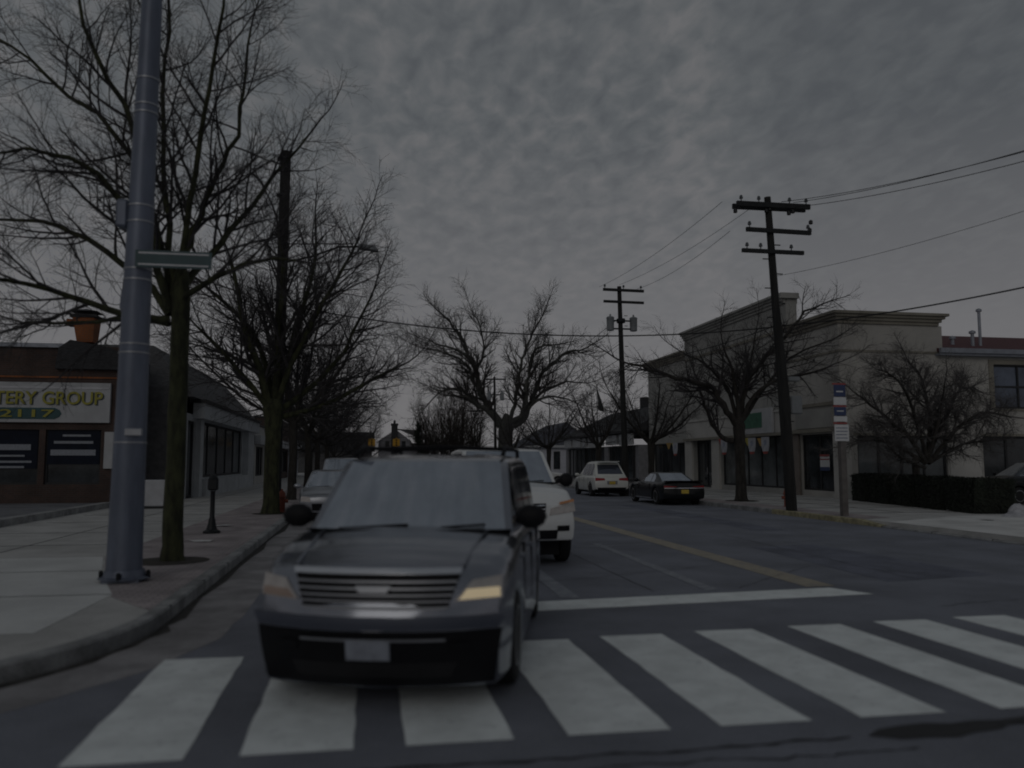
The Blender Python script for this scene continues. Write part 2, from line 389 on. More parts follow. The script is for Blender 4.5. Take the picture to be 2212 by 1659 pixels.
# the driveway apron cut into the right pavement, and the brick strips and slabs
struct('driveway', MB().add([(KR+.158, 20.3, .1525), (KR+.158, 12.6, .1525), (45, 12.6, .153), (45, 20.6, .153), (20.2, 22.6, .153), (17.5, 22.2, .153)], [(0, 1, 2, 3, 4, 5)]), 'driveway')
struct('brick_strip_right', MB().sheet([(KR+.17, 21.5, .1535), (15.0, 21.8, .1535), (15.0, 110, .1535), (KR+.17, 110, .1535)]), 'brick_paving')
struct('brick_strip_left', MB().sheet([(KL-.17, 9.7, .1535), (KL-.17, 110, .1535), (-4.25, 110, .1535), (-4.25, 15.2, .1535), (-3.6, 12.9, .1535), (-2.9, 10.7, .1535)]), 'brick_paving')
cs = MB(); cs.sheet([(-2.95, 10.9, .154), (-3.66, 12.95, .154), (-4.3, 15.25, .154), (-9.5, 15.25, .154), (-9.5, 8.6, .154), (-3.0, 8.6, .154)][::-1])
struct('corner_slab', cs, 'pale_concrete')
jn = MB()
for a, b in (((-9.5, 10.93), (-2.96, 10.93)), ((-9.5, 13.3), (-3.78, 13.3)), ((-6.2, 8.6), (-6.2, 15.2))):
    dx_, dy_ = b[0]-a[0], b[1]-a[1]; l = math.hypot(dx_, dy_); nx, ny = -dy_/l*.012, dx_/l*.012
    jn.sheet([(a[0]-nx, a[1]-ny, .158), (b[0]-nx, b[1]-ny, .158), (b[0]+nx, b[1]+ny, .158), (a[0]+nx, a[1]+ny, .158)])
for y in range(24, 100, 3):
    jn.box(-8.2, -4.3, y-.012, y+.012, .15, .1545)
    jn.box(15.05, 20.9, y-.012, y+.012, .148, .1535)
for x in (17.0, 19.0): jn.box(x-.01, x+.01, 24, 100, .148, .1537)
for y in range(10, 100, 2):
    jn.box(KL-.159, KL+.0015, y-.006, y+.006, 0, .1565); jn.box(KR-.0015, KR+.159, y+.4, y+.412, 0, .1565 if y > 25 else .05)
for y in (17.5, 20.5): jn.box(-8.6, -4.3, y-.012, y+.012, .15, .1545)
jn.box(-6.3, -6.28, 15.3, 60, .15, .1547)
struct('pavement_joint', jn, 'crack')
random.seed(12); gd = MB(); vs = []
gl = [(x, y) for x, y in arc(LC[0], LC[1], LC[2]+.003, -75, 0, 16)] + [(KL+.003, 10+k*1.5) for k in range(40)]
for i, (x, y) in enumerate(gl):
    a = Vector((x-LC[0], y-LC[1])).normalized() if y < 9.7 else Vector((1, 0)); w = random.uniform(.05, .18); vs += [(x, y, .0035), (x+a.x*w, y+a.y*w, .0035)]
gd.add(vs, [(2*i, 2*i+1, 2*i+3, 2*i+2) for i in range(len(gl)-1)]); struct('gutter_dirt', gd, 'gutter_dirt')
gc = MB(); vs = []
for i, (x, y) in enumerate(gl):
    a = Vector((x-LC[0], y-LC[1])).normalized() if y < 9.7 else Vector((1, 0)); w = .75 + .03*math.sin(i*1.9); vs += [(x, y, .0022), (x+a.x*w, y+a.y*w, .0022)]
gc.add(vs, [(2*i, 2*i+1, 2*i+3, 2*i+2) for i in range(len(gl)-1)]); struct('gutter', gc, 'gutter_concrete')
pa = MB(); pa.sheet([(7.6, 11.2, .003), (9.7, 11.6, .003), (9.5, 16.5, .003), (7.9, 16.2, .003)]); pa.sheet([(1.0, 18, .003), (2.6, 18, .003), (2.5, 27, .003), (1.2, 27, .003)]); pa.sheet([(9.9, 20, .003), (10.8, 20, .003), (11.1, 33, .003), (10.3, 33, .003)])
struct('asphalt_patch', pa, 'asphalt_dark')
struct('parking_lot', MB().sheet([(-9.05, 19.0, .2), (-9.05, 34.1, .2), (-30, 34.1, .2), (-30, 19.0, .2)]), 'lot_asphalt')
struct('lot_kerb', MB().box(-9.04, -8.72, 14.5, 31.8, .1, .33), 'kerb_stone')
struct('soil_patch', MB().add([(x, y, .158) for x, y in arc(-3.05, 14.4, .62, 0, 360, 18)[:-1]], [tuple(range(18))]), 'soil')
for (x, y, r) in ((15.45, 32.3, .7), (16.0, 44.6, .7), (-2.75, 26.9, .6)):
    struct('soil_patch', MB().add([(px, py, .158) for px, py in arc(x, y, r, 0, 360, 16)[:-1]], [tuple(range(16))]), 'soil')
# markings
random.seed(5)
zb = [(-1.70, -1.02), (-.70, -.02), (.30, .98), (1.34, 2.03), (2.38, 3.03), (3.41, 4.06), (4.50, 5.12), (5.55, 6.2), (6.6, 7.27), (7.62, 8.28), (8.65, 9.3), (9.7, 10.35), (10.7, 11.4)]
cw = MB()
for a, b in zb:
    y0 = 5.34 + a*.008; y1 = 7.97 + (a+1.7)*.07
    n = 10; vs = []
    for i in range(n+1):
        t = i/n; y = y0 + (y1-y0)*t; vs += [(a + random.uniform(-.008, .008), y, .004), (b + random.uniform(-.008, .008), y, .004)]
    cw.add(vs, [(2*i, 2*i+1, 2*i+3, 2*i+2) for i in range(n)])
struct('crosswalk_marking', cw, 'white_paint')
struct('stop_line', MB().sheet([(.2, 9.573, .004), (6.72, 10.2, .004), (6.45, 10.82, .004), (.2, 10.2, .004)]), 'white_paint')
struct('centre_line', MB().sheet([(6.17, 10.95, .0045), (6.62, 10.95, .0045), (6.72, 26, .0045), (6.7, 120, .0045), (6.45, 120, .0045), (6.33, 26, .0045)]), 'yellow_paint')
ol = MB()
ol.sheet([(4.65, 10.9, .0042), (4.85, 10.9, .0042), (5.05, 17.5, .0042), (4.9, 17.5, .0042)]); ol.sheet([(2.55, 10.6, .0042), (2.8, 10.6, .0042), (2.9, 14.2, .0042), (2.7, 14.2, .0042)])
ol.sheet([(3.4, 16.6, .0043), (6.1, 17.1, .0043), (6.1, 17.22, .0043), (3.4, 16.75, .0043)])
struct('worn_marking', ol, 'old_white_paint')
random.seed(9)
ck = MB()
def crack(x0, y0, x1, y1, w, n=40, wob=.03):
    vs = []; p = 0
    for i in range(n+1):
        t = i/n; p += random.uniform(-wob, wob); p *= .9
        x = x0 + (x1-x0)*t; y = y0 + (y1-y0)*t + p; ww = w*random.uniform(.25, 1.)
        if abs(x1-x0) > abs(y1-y0): vs += [(x, y-ww, .0048), (x, y+ww, .0048)]
        else: vs += [(x-ww+p, y, .0048), (x+ww+p, y, .0048)]
    ck.add(vs, [(2*i, 2*i+1, 2*i+3, 2*i+2) for i in range(n)])
crack(-.6, 4.98, 3.1, 5.02, .022); crack(4.2, 5.06, 9.5, 5.3, .02); crack(1.2, 4.75, 3.4, 4.80, .012); crack(-1.2, 10.6, 5.9, 13.4, .010, 60, .05); crack(7.0, 9.2, 13.0, 10.4, .010, 60, .05); crack(9.0, 17, 13.5, 18.1, .010, 50, .05); crack(3.9, 10.9, 4.1, 30, .009, 60, .02); crack(5.2, 11, 7.5, 13.2, .012); crack(8.2, 11.5, 8.6, 19, .012)
struct('road_crack', ck, 'crack')
pp = [(-.50, -.02), (-.36, .08), (-.15, .13), (.02, .15), (.2, .11), (.38, .14), (.56, .12), (.85, .16), (.9, .12), (.6, .04), (.45, -.05), (.2, -.09), (.05, -.15), (-.15, -.12), (-.33, -.12)]
o = MB().add([(x, y, .0052) for x, y in pp] + [(0, 0, .001)], [(k, (k+1) % len(pp), len(pp)) for k in range(len(pp))]).build('road_patch', 'tar'); o.location = (3.72, 5.03, 0)
tag(o, 'thin black tar patch sunk in the road just in front of the crosswalk', 'road patch')
# ------------------------------------------------------------------ bare trees
def perp(d, rng):
    a = Vector((rng.gauss(0, 1), rng.gauss(0, 1), rng.gauss(0, 1))); a -= d*a.dot(d)
    return a.normalized() if a.length > 1e-4 else d.orthogonal().normalized()
def grow(tr, cr, p, d, length, r, lev, rng, T):
    """one shoot: wanders, bends up (or droops), carries side shoots"""
    n = T['seg'][lev]; pts = [p.copy()]; rad = [r]; d = d.normalized()
    step = length/n; tip = T['tip'][lev]
    for i in range(n):
        d = (d + perp(d, rng)*T['wob'][lev]*rng.uniform(.3, 1) + Vector((0, 0, T['up'][lev]))).normalized()
        p = p + d*step; pts.append(p.copy()); rad.append(r + (r*tip - r)*(i+1)/n)
    (tr if lev < T['solid'] else cr).tube(pts, rad, T['side'][lev], cap=False)
    if lev+1 < len(T['seg']): sprout(tr, cr, pts, rad, length, lev+1, rng, T)
def sprout(tr, cr, pts, rad, length, lev, rng, T, lo=.22):
    k = T['kids'][lev]; k = int(k*length/T['ref'][lev-1]*rng.uniform(.8, 1.2)) + 1; n = len(pts)-1
    for j in range(k):
        t = lo + (1-lo)*(j + rng.random())/k; t = min(t, .999); i = int(t*n); f = t*n - i
        q = pts[i].lerp(pts[i+1], f); ax = (pts[i+1]-pts[i]).normalized()
        ang = R(rng.uniform(*T['ang'])); dd = (ax*math.cos(ang) + perp(ax, rng)*math.sin(ang))
        rr = (rad[i] + (rad[i+1]-rad[i])*f)*rng.uniform(.45, .65)
        rr = max(rr, T['rmin'][lev])
        grow(tr, cr, q, dd, T['len'][lev]*rng.uniform(.6, 1.25)*(1.15 - .5*t), rr, lev, rng, T)
BASE = dict(seg=[9, 6, 4, 3], tip=[.3, .3, .35, .5], wob=[.16, .2, .22, .25], up=[.05, .04, .03, .02], solid=1, side=[7, 5, 3, 3],
            kids=[0, 9, 7, 6], ref=[4., 1.9, .9, .45], len=[4., 1.9, .9, .45], ang=(25, 62), rmin=[.02, .012, .006, .0035])
def tparams(**k):
    d = dict(BASE); d.update(k); return d
def smooth_path(pts, n=4):
    P = [Vector(p) for p in pts]; o = []
    for i in range(len(P)-1):
        a, b, c, d = P[max(i-1, 0)], P[i], P[i+1], P[min(i+2, len(P)-1)]
        for k in range(n):
            t = k/n; o.append(.5*((2*b) + (c-a)*t + (2*a-5*b+4*c-d)*t*t + (3*b-a-3*c+d)*t**3))
    o.append(P[-1]); return o
def bare_tree(label, base, trunk, limbs, T, seed, group=None, bark='bark', twig='twig', name='bare_tree', stubs=True):
    """trunk: [(dx,dy,z,r)...]; limbs: lists of (dx,dy,z) from the base, with their first radius"""
    rng = random.Random(seed); root = thing(name, label, 'tree', base, group=group)
    tr, cr = MB(), MB()
    P = smooth_path([t[:3] for t in trunk], 4); rr = []
    for i in range(len(P)):
        u = i/4; k = min(int(u), len(trunk)-2); f = u-k; rr.append(trunk[k][3]*(1-f) + trunk[k+1][3]*f)
    P = [p + Vector((rng.uniform(-1, 1), rng.uniform(-1, 1), 0))*rr[i]*.07 for i, p in enumerate(P)]
    tr.tube(P, rr, 14)
    for r0, pts in limbs:
        q = smooth_path(pts, 3); L = sum((q[i+1]-q[i]).length for i in range(len(q)-1))
        q = [p if i == 0 else p + Vector((rng.gauss(0, 1), rng.gauss(0, 1), rng.gauss(0, 1)))*L*.006 for i, p in enumerate(q)]
        rd_ = [r0*(1-.72*i/(len(q)-1)) for i in range(len(q))]
        tr.tube(q, rd_, 8, cap=False)
        sprout(tr, cr, q, rd_, L, 1, rng, T, lo=.18)
        grow(tr, cr, q[-1], q[-1]-q[-2], T['len'][1]*1.1, rd_[-1], 1, rng, T)
    tr.build('trunk', bark, root, smooth='all'); cr.build('crown', twig, root)
    return root
def fan(n, r0, z0, length, lift, rng, spread=360, a0=0.):
    """n limbs leaving the trunk head all round"""
    o = []
    for i in range(n):
        a = R(a0 + spread*(i + rng.uniform(-.25, .25))/n); el = R(rng.uniform(*lift)); d = Vector((math.cos(a)*math.cos(el), math.sin(a)*math.cos(el), math.sin(el)))
        l = length*rng.uniform(.75, 1.15); p0 = Vector((0, 0, z0 + rng.uniform(-.25, .2))); p1 = p0 + d*l*.5 + Vector((0, 0, -.03*l)); p2 = p0 + d*l + Vector((0, 0, .12*l))
        o.append((r0*rng.uniform(.75, 1.1), [p0, p1, p2]))
    return o

# nearest tree at the left, mossy, behind the steel pole; its limbs were read off the photograph
b1 = Vector((-3.02, 14.45, .15))
def rel(pxs, base, Y, dy=0.):
    n = max(len(pxs)-1, 1); return [at(x, y, Y + dy*i/n) - base for i, (x, y) in enumerate(pxs)]
L1 = [(.075, rel([(366, 668), (330, 520), (290, 290), (207, 120), (150, -60)], b1, 14.45, -.6)),
      (.07, rel([(372, 660), (400, 560), (430, 470), (470, 380), (505, 300), (520, 200), (545, 60)], b1, 14.45, .8)),
      (.06, rel([(370, 640), (368, 480), (352, 280), (360, 60), (372, -120)], b1, 14.45, .3)),
      (.075, rel([(372, 650), (450, 560), (520, 470), (590, 380), (660, 300)], b1, 14.45, 1.8)),
      (.07, rel([(366, 690), (270, 680), (150, 640), (20, 604), (-90, 600)], b1, 14.45, -1.0)),
      (.07, rel([(366, 680), (300, 600), (190, 520), (90, 480), (-60, 470)], b1, 14.45, 1.2)),
      (.065, rel([(366, 670), (300, 500), (210, 380), (110, 330), (-30, 330)], b1, 14.45, -1.6)),
      (.06, rel([(368, 650), (320, 420), (200, 250), (60, 130), (-40, 60)], b1, 14.45, 1.6)),
      (.06, rel([(372, 640), (410, 440), (450, 250), (470, 80), (500, -80)], b1, 14.45, -1.4)),
      (.06, rel([(374, 660), (470, 600), (560, 560), (640, 560)], b1, 14.45, -1.2)),
      (.05, rel([(366, 700), (250, 690), (120, 700), (30, 690)], b1, 14.45, 1.5))]
T1 = tparams(kids=[0, 13, 10, 7], len=[4., 1.7, .8, .42], ref=[4., 1.7, .8, .42], up=[.05, .05, .03, .02], rmin=[.02, .009, .005, .0032])
bare_tree('tall bare tree with a thin mossy trunk just behind the steel street pole', b1,
          [(0, 0, -.1, .24), (0, 0, .25, .165), (-.01, 0, 1.6, .15), (0, 0, 3.2, .145), (-.02, 0, 4.35, .15), (-.03, 0, 4.8, .10)], L1, T1, 11, 'bare street trees along the left pavement', 'mossy_bark')
b2 = Vector((-2.78, 26.95, .15))
L2 = [(.15, rel([(590, 900), (560, 800), (520, 680), (500, 560)], b2, 26.95, -.8)), (.14, rel([(592, 890), (620, 780), (660, 650), (690, 520)], b2, 26.95, 1.)),
      (.14, rel([(592, 880), (598, 740), (610, 600), (600, 490)], b2, 26.95, -.2)), (.12, rel([(590, 900), (660, 850), (740, 760), (800, 640)], b2, 26.95, 1.6)),
      (.11, rel([(588, 890), (540, 830), (480, 760), (420, 700)], b2, 26.95, -1.5)), (.11, rel([(592, 890), (650, 740), (720, 620), (770, 520)], b2, 26.95, -1.)),
      (.1, rel([(592, 900), (690, 880), (800, 820), (860, 790)], b2, 26.95, .4)), (.1, rel([(590, 890), (560, 740), (470, 640), (420, 600)], b2, 26.95, 1.4))]
T2 = tparams(kids=[0, 14, 10, 7], len=[4., 2.0, 1.0, .5], ref=[4., 2.0, 1.0, .5], rmin=[.03, .012, .0065, .0045])
bare_tree('bare tree with a stout mossy trunk and red hydrant at its foot', b2,
          [(0, 0, -.1, .36), (0, 0, .3, .26), (0, 0, 1.5, .225), (0, 0, 2.6, .25), (0, 0, 3.25, .33), (0, 0, 3.6, .2)], L2, T2, 12, 'bare street trees along the left pavement', 'mossy_bark')
rng_ = random.Random(3)
T3 = tparams(kids=[0, 13, 8, 6], len=[4., 2.2, 1.1, .55], ref=[4., 2.2, 1.1, .55], rmin=[.03, .014, .008, .0058])
for i, (x, y, z0, l, lift, lab) in enumerate([
        (-2.95, 36.6, 3.2, 5.2, (25, 72), 'bare tree with a slim dark trunk, just beyond the stout mossy one'),
        (-3.0, 47.5, 3.2, 5.0, (20, 70), 'dark bare street tree over the parked silver car, third along its row'),
        (-3.1, 59.0, 3.0, 5.0, (15, 65), 'dark bare street tree beside the pale parked van'),
        (-3.0, 72.0, 3.0, 5.0, (15, 60), 'small far bare street tree near the yellow traffic signals'),
        (-5.5, 92.0, 2.8, 6.0, (10, 60), 'low spreading bare tree left of the house with two chimneys'), (-3.4, 104.0, 2.2, 5.5, (15, 70), 'bare tree before the dark house at the street end'), (-.5, 116.0, 2.0, 5.0, (15, 70), 'bare tree just left of the chimney house gable')]):
    b = Vector((x, y, .15)); bare_tree(lab, b, [(0, 0, -.1, .28), (0, 0, .3, .2), (.03, 0, 1.6, .17), (0, .03, z0, .19), (0, 0, z0+.3, .1)],
              fan(7, .1, z0, l, lift, rng_, a0=20*i), T3, 30+i, 'bare street trees along the left pavement', 'bark')

# right row, forking low
b4 = Vector((15.42, 32.3, .15)); c5 = lambda x, y: ((1500+.3617*x)*.768, (750+.3617*y)*.768)
L4 = [(.15, rel([c5(1590, 1240), c5(1500, 1120), c5(1420, 980), c5(1330, 915), c5(1100, 860), c5(900, 800), c5(740, 755)], b4, 32.3, -1.)),
      (.15, rel([c5(1600, 1230), c5(1630, 1050), c5(1690, 860), c5(1830, 700), c5(2000, 470), c5(2170, 320)], b4, 32.3, .6)),
      (.12, rel([c5(1560, 1350), c5(1470, 1330), c5(1390, 1220), c5(1330, 1080), c5(1280, 900)], b4, 32.3, .8)),
      (.12, rel([c5(1600, 1220), c5(1580, 1000), c5(1540, 800), c5(1480, 640)], b4, 32.3, -.5)),
      (.10, rel([c5(1590, 1200), c5(1500, 950), c5(1330, 760), c5(1180, 680)], b4, 32.3, 1.6)),
      (.10, rel([c5(1610, 1220), c5(1720, 1000), c5(1900, 880), c5(2120, 830), c5(2280, 790)], b4, 32.3, -1.)),
      (.09, rel([c5(1610, 1200), c5(1650, 900), c5(1700, 700), c5(1720, 500)], b4, 32.3, 1.2)),
      (.09, rel([c5(1610, 1220), c5(1800, 950), c5(2000, 700), c5(2350, 560)], b4, 32.3, .8))]
T4 = tparams(kids=[0, 12, 8, 6], len=[4., 1.8, .9, .5], ref=[4., 1.8, .9, .5], rmin=[.03, .011, .0065, .0048], up=[.03, .05, .04, .02])
bare_tree('wide bare tree forking low, between the black coupe and the crossarm pole', b4,
          [(0, 0, -.1, .34), (0, 0, .25, .24), (0, 0, 1.4, .20), (0, 0, 2.4, .22), (0, 0, 3.1, .26), (0, 0, 3.5, .12)], L4, T4, 41, 'bare street trees along the right pavement')
T5 = tparams(kids=[0, 8, 7, 5], len=[4., 1.7, .9, .5], ref=[4., 1.7, .9, .5], rmin=[.03, .016, .010, .008], up=[.03, .06, .04, .02])
for i, (x, y, z0, l, n, lift, lab) in enumerate([
        (16.0, 44.7, 2.6, 3.6, 7, (22, 70), 'smaller bare tree in front of the dark roofed shops'),
        (16.2, 56.0, 2.6, 3.4, 7, (22, 65), 'thin bare tree just beside the pole with two transformers'),
        (15.8, 70.0, 2.8, 3.4, 7, (20, 65), 'bare tree before the white house with a blue grey roof'),
        (15.6, 86.0, 2.8, 3.6, 7, (20, 65), 'far bare tree beside the giant old tree')]):
    bare_tree(lab, (x, y, .15), [(0, 0, -.1, .3), (0, 0, .3, .2), (0, 0, 1.4, .17), (0, 0, z0, .22), (0, 0, z0+.3, .12)],
              fan(n, .11, z0, l, lift, rng_, a0=33*i), T5, 50+i, 'bare street trees along the right pavement')
# giant old tree, cut back long ago: limbs read off the photograph
bg_ = Vector((17.0, 95.0, 0)); c4 = lambda x, y: ((900+.3617*x)*.768, (750+.3617*y)*.768)
def big(px, dy): return rel([c4(*p) for p in px], bg_, 95.0, dy)
LB = [(.42, big([(1400, 1240), (1330, 1140), (1240, 1080), (1160, 1025), (1100, 1010)], -2)),
      (.28, big([(1240, 1080), (1150, 1000), (1090, 955), (990, 955), (900, 1000)], -2)),
      (.40, big([(1410, 1220), (1330, 1110), (1285, 1040), (1250, 950), (1230, 850), (1212, 790), (1160, 690), (1110, 560), (1060, 490), (985, 400)], 2)),
      (.18, big([(1212, 800), (1250, 740), (1275, 640), (1268, 560), (1240, 440), (1190, 370)], 3)),
      (.22, big([(1270, 1030), (1200, 900), (1160, 800), (1090, 720), (960, 670), (830, 640)], -3)),
      (.17, big([(1160, 700), (1050, 640), (930, 610), (840, 575)], 2)),
      (.27, big([(1440, 1200), (1500, 1120), (1528, 1010), (1545, 850), (1575, 720), (1620, 600), (1680, 480), (1730, 390)], 2)),
      (.32, big([(1460, 1220), (1560, 1160), (1600, 1080), (1608, 950), (1622, 860), (1640, 720), (1690, 640), (1780, 600)], -2)),
      (.37, big([(1440, 1250), (1560, 1215), (1620, 1110), (1680, 960), (1740, 820), (1830, 740), (1920, 670), (2040, 650)], 1)),
      (.22, big([(1640, 1060), (1720, 980), (1800, 940), (1920, 895), (2060, 900)], 3)),
      (.20, big([(1560, 1190), (1660, 1060), (1780, 1010), (1900, 1020), (1990, 1060)], -3))]
TB = tparams(wob=[.12, .11, .13, .15], kids=[0, 13, 9, 6], len=[9., 3.6, 2.0, 1.1], ref=[9., 3.6, 2.0, 1.1], rmin=[.1, .036, .021, .014], up=[.03, .07, .06, .04], ang=(25, 60))
bare_tree('giant old bare tree with two great forks rising over the street end', bg_,
          [(-.6, 0, -.2, 1.05), (-.65, 0, 2, .85), (-.7, 0, 4.5, .80), (-.55, 0, 6.0, .92), (-.3, 0, 7.2, .5)], LB, TB, 77, None, 'pale_bark', 'twig_grey', name='old_tree')
# low ornamental tree behind the hedge
b6 = Vector((20.6, 28.3, .15))
L6 = [(.10, rel([(2000, 1000), (1960, 940), (1900, 890), (1850, 850)], b6, 28.3, -.6)), (.10, rel([(2004, 1000), (2010, 900), (1990, 820), (1960, 780)], b6, 28.3, .3)),
      (.10, rel([(2006, 1000), (2060, 930), (2120, 890), (2180, 900)], b6, 28.3, -.4)), (.09, rel([(2004, 990), (2050, 880), (2080, 840), (2110, 840)], b6, 28.3, .9)),
      (.08, rel([(1998, 1000), (1930, 960), (1880, 950), (1840, 955)], b6, 28.3, .6)), (.08, rel([(2006, 1000), (2080, 960), (2150, 950)], b6, 28.3, .9)),
      (.08, rel([(2002, 990), (1970, 880), (1940, 820), (1900, 800)], b6, 28.3, -1.2)), (.08, rel([(2004, 990), (2030, 900), (2040, 830)], b6, 28.3, -1.2)),
      (.07, rel([(1998, 1010), (1950, 990), (1915, 960)], b6, 28.3, -.8))]
T6 = tparams(kids=[0, 19, 11, 8], len=[3., 1.1, .6, .34], ref=[2.6, 1.1, .6, .34], rmin=[.02, .008, .005, .0032], up=[.0, .03, .02, .0], ang=(30, 70))
bare_tree('low spreading bare ornamental tree rising from behind the clipped hedge', b6,
          [(0, 0, -.1, .16), (0, 0, .8, .13), (0, 0, 1.5, .14), (0, 0, 1.8, .09)], L6, T6, 61, None, 'bark', 'twig_pale', name='ornamental_tree')
# bushes and a ragged conifer at the street end
T7 = tparams(kids=[0, 7, 5, 4], len=[4., 2.4, 1.4, .8], ref=[4., 2.4, 1.4, .8], rmin=[.04, .026, .016, .012], up=[.06, .08, .05, .03], ang=(20, 50))
for i, (px, top, Y, lab) in enumerate([(955, 868, 118, 'dark twiggy bush tree beside the house with two chimneys'), (992, 848, 116, 'tallest of the dark twiggy bush trees at the street end'),
                                      (1028, 880, 114, 'dark twiggy bush tree beside the giant old tree'), (915, 925, 104, 'low dark bush beyond the white car roof'), (975, 905, 106, 'low dark thicket in front of the tallest bush tree')]):
    g = at(px, 1005, Y); g.z = 0; h = at(px, top, Y).z
    bare_tree(lab, g, [(0, 0, -.1, .3), (0, 0, .6, .25), (0, 0, 1.2, .3)], fan(10, .11, 1.0, h*.76, (58, 88), rng_), T7, 80+i, 'dark bush trees at the street end', 'bark', 'twig_brown', name='bush_tree')
def conifer(label, base, h, rad, seed):
    rng = random.Random(seed); root = thing('conifer', label, 'tree', base, group='dark evergreens at the street end')
    MB().tube([(0, 0, -.1), (0, 0, h*.5), (.05, 0, h)], [h*.022, h*.014, .02], 7).build('trunk', 'bark', root)
    cr = MB()
    for k in range(int(h*14)):
        z = h*(.08 + .92*(rng.random()**1.1)); a = rng.uniform(0, 6.283); l = rad*(1.04 - z/h)*rng.uniform(.55, 1.15) + .15; p = Vector((0, 0, z)); d = Vector((math.cos(a), math.sin(a), rng.uniform(-.25, .2)))
        for q in range(9):
            t = (q+.5)/9; c = p + d*l*t; s = .10 + .30*(1-t)*rad*.35
            for _ in range(2):
                u = perp(d, rng)*s*rng.uniform(.5, 1.3); w = d*s*rng.uniform(.5, 1.2); cc = c + perp(d, rng)*s*.5
                cr.add([tuple(cc-u-w*.4), tuple(cc+u-w*.4), tuple(cc+w)], [(0, 1, 2)])
    cr.build('crown', 'needles', root)
    return root
for i, (px, top, Y, r_, lab) in enumerate([(903, 912, 100, 1.2, 'ragged dark evergreen against the pale sky beside the chimney house')]):
    g = at(px, 1005, Y); g.z = 0; conifer(lab, g, at(px, top, Y).z, r_, 90+i)

# hedge
rng = random.Random(21); hr = thing('hedge', 'clipped dark evergreen hedge between the pavement and the tan building', 'hedge', (20.3, 27.4, .15))
def hedge_leaves(mb, n, lo, hi, f):
    for _ in range(n):
        p, nn = f(); u = perp(nn, rng); w = nn.cross(u); s = rng.uniform(.025, .055); p = p + nn*rng.uniform(-.06, .05); w = (w + nn*rng.uniform(-.5, .8)).normalized()
        mb.add([tuple(p-u*s*.6), tuple(p+u*s*.6), tuple(p+w*s*2)], [(0, 1, 2)])
cl = MB(); p0, p1 = Vector((.55, 4.4, 0)), Vector((-.95, -4.5, 0)); ax = (p1-p0).normalized(); sd_ = Vector((ax.y, -ax.x, 0))
if sd_.x > 0: sd_ = -sd_
LH = (p1-p0).length; core = MB()
for i in range(14):
    a = p0 + ax*LH*i/14; b = p0 + ax*LH*(i+1)/14; w = .62 + .05*math.sin(i*2.1); h = 1.07 - .004*i + .03*math.sin(i*1.7)
    core.add([tuple(a+sd_*w), tuple(b+sd_*w), tuple(b-sd_*w), tuple(a-sd_*w)] + [tuple(q+Vector((0, 0, h))) for q in (a+sd_*w*.95, b+sd_*w*.95, b-sd_*w*.95, a-sd_*w*.95)],
             [(0, 1, 5, 4), (4, 5, 6, 7), (2, 3, 7, 6), (0, 4, 7, 3), (1, 2, 6, 5)])
def hp():
    t = rng.random(); i = t*14; w = .62 + .05*math.sin(int(i)*2.1); h = 1.07 - .004*int(i) + .03*math.sin(int(i)*1.7); c = p0 + ax*LH*t; k = rng.random()
    if k < .45: return c + sd_*w + Vector((0, 0, rng.uniform(.02, h))), sd_.copy()
    if k < .85: return c + sd_*rng.uniform(-w, w) + Vector((0, 0, h)), Vector((0, 0, 1))
    return (p1 if rng.random() < .6 else p0) + sd_*rng.uniform(-w, w) + Vector((0, 0, rng.uniform(.02, h))), (ax if rng.random() < .6 else -ax)
hedge_leaves(cl, 26000, 0, 1, hp)
core.build('branches', 'hedge_leaf', hr); cl.build('foliage', 'hedge_leaf', hr)

# ------------------------------------------------------------------ poles and wires
def lean(base, top, z): t = (z-base[2])/(top[2]-base[2]); return Vector(base).lerp(Vector(top), t)
def utility_pole(label, base, top, r0, r1, arms, group='wooden utility poles'):
    root = thing('utility_pole', label, 'utility pole', base, group=group); B = Vector(base)
    P = [lean(base, top, base[2]-.2 + (top[2]-base[2]+.2)*i/10)-B for i in range(11)]
    MB().tube(P, [r0+(r1-r0)*i/10 for i in range(11)], 12).build('post', 'wood_pole', root, smooth=True)
    for (z, xa, xb, th, dip, ins, gap) in arms:
        c = lean(base, top, z)-B
        ar = MB()
        for s in ((-1, 1) if gap else (-1,)):
            y = s*(r1+.05)
            ar.add([(xa, c.y+y-.05, c.z-th), (xb, c.y+y-.05, c.z-th+dip), (xb, c.y+y+.05, c.z-th+dip), (xa, c.y+y+.05, c.z-th), (xa, c.y+y-.05, c.z+th), (xb, c.y+y-.05, c.z+th+dip), (xb, c.y+y+.05, c.z+th+dip), (xa, c.y+y+.05, c.z+th)],
                   [(0, 3, 2, 1), (4, 5, 6, 7), (0, 1, 5, 4), (1, 2, 6, 5), (2, 3, 7, 6), (3, 0, 4, 7)])
        ao = ar.build('crossarm', 'wood_dark', root)
        for t in ins:
            x = xa + (xb-xa)*t; z_ = c.z + th + dip*t
            MB().lathe([(.02, 0), (.02, .08), (.06, .09), (.065, .13), (.045, .15), (.055, .17), (.03, .21)], 10, (x, c.y-(r1+.05), z_)).build('insulator', 'insulator', ao, smooth=True)
    return root
PR_b, PR_t = (13.98, 25.6, .15), (13.46, 25.6, 10.75)
pr = utility_pole('tall wooden utility pole with three crossarms at the right kerb', PR_b, PR_t, .17, .11,
   [(10.42, -1.72, .95, .085, .02, (.06, .3, .72, .95), True), (9.55, -1.40, .95, .07, -.02, (.05, .96), False), (8.82, -1.57, .66, .065, .0, (.08, .3, .8), False)])
st = MB(); st.tube([(-.02, -.13, .0), (-.16, -.13, 3.9), (-.45, -.1, 7.85)], [.15, .14, .11], 10); st.build('splint_post', 'wood_pole', pr, smooth=True)
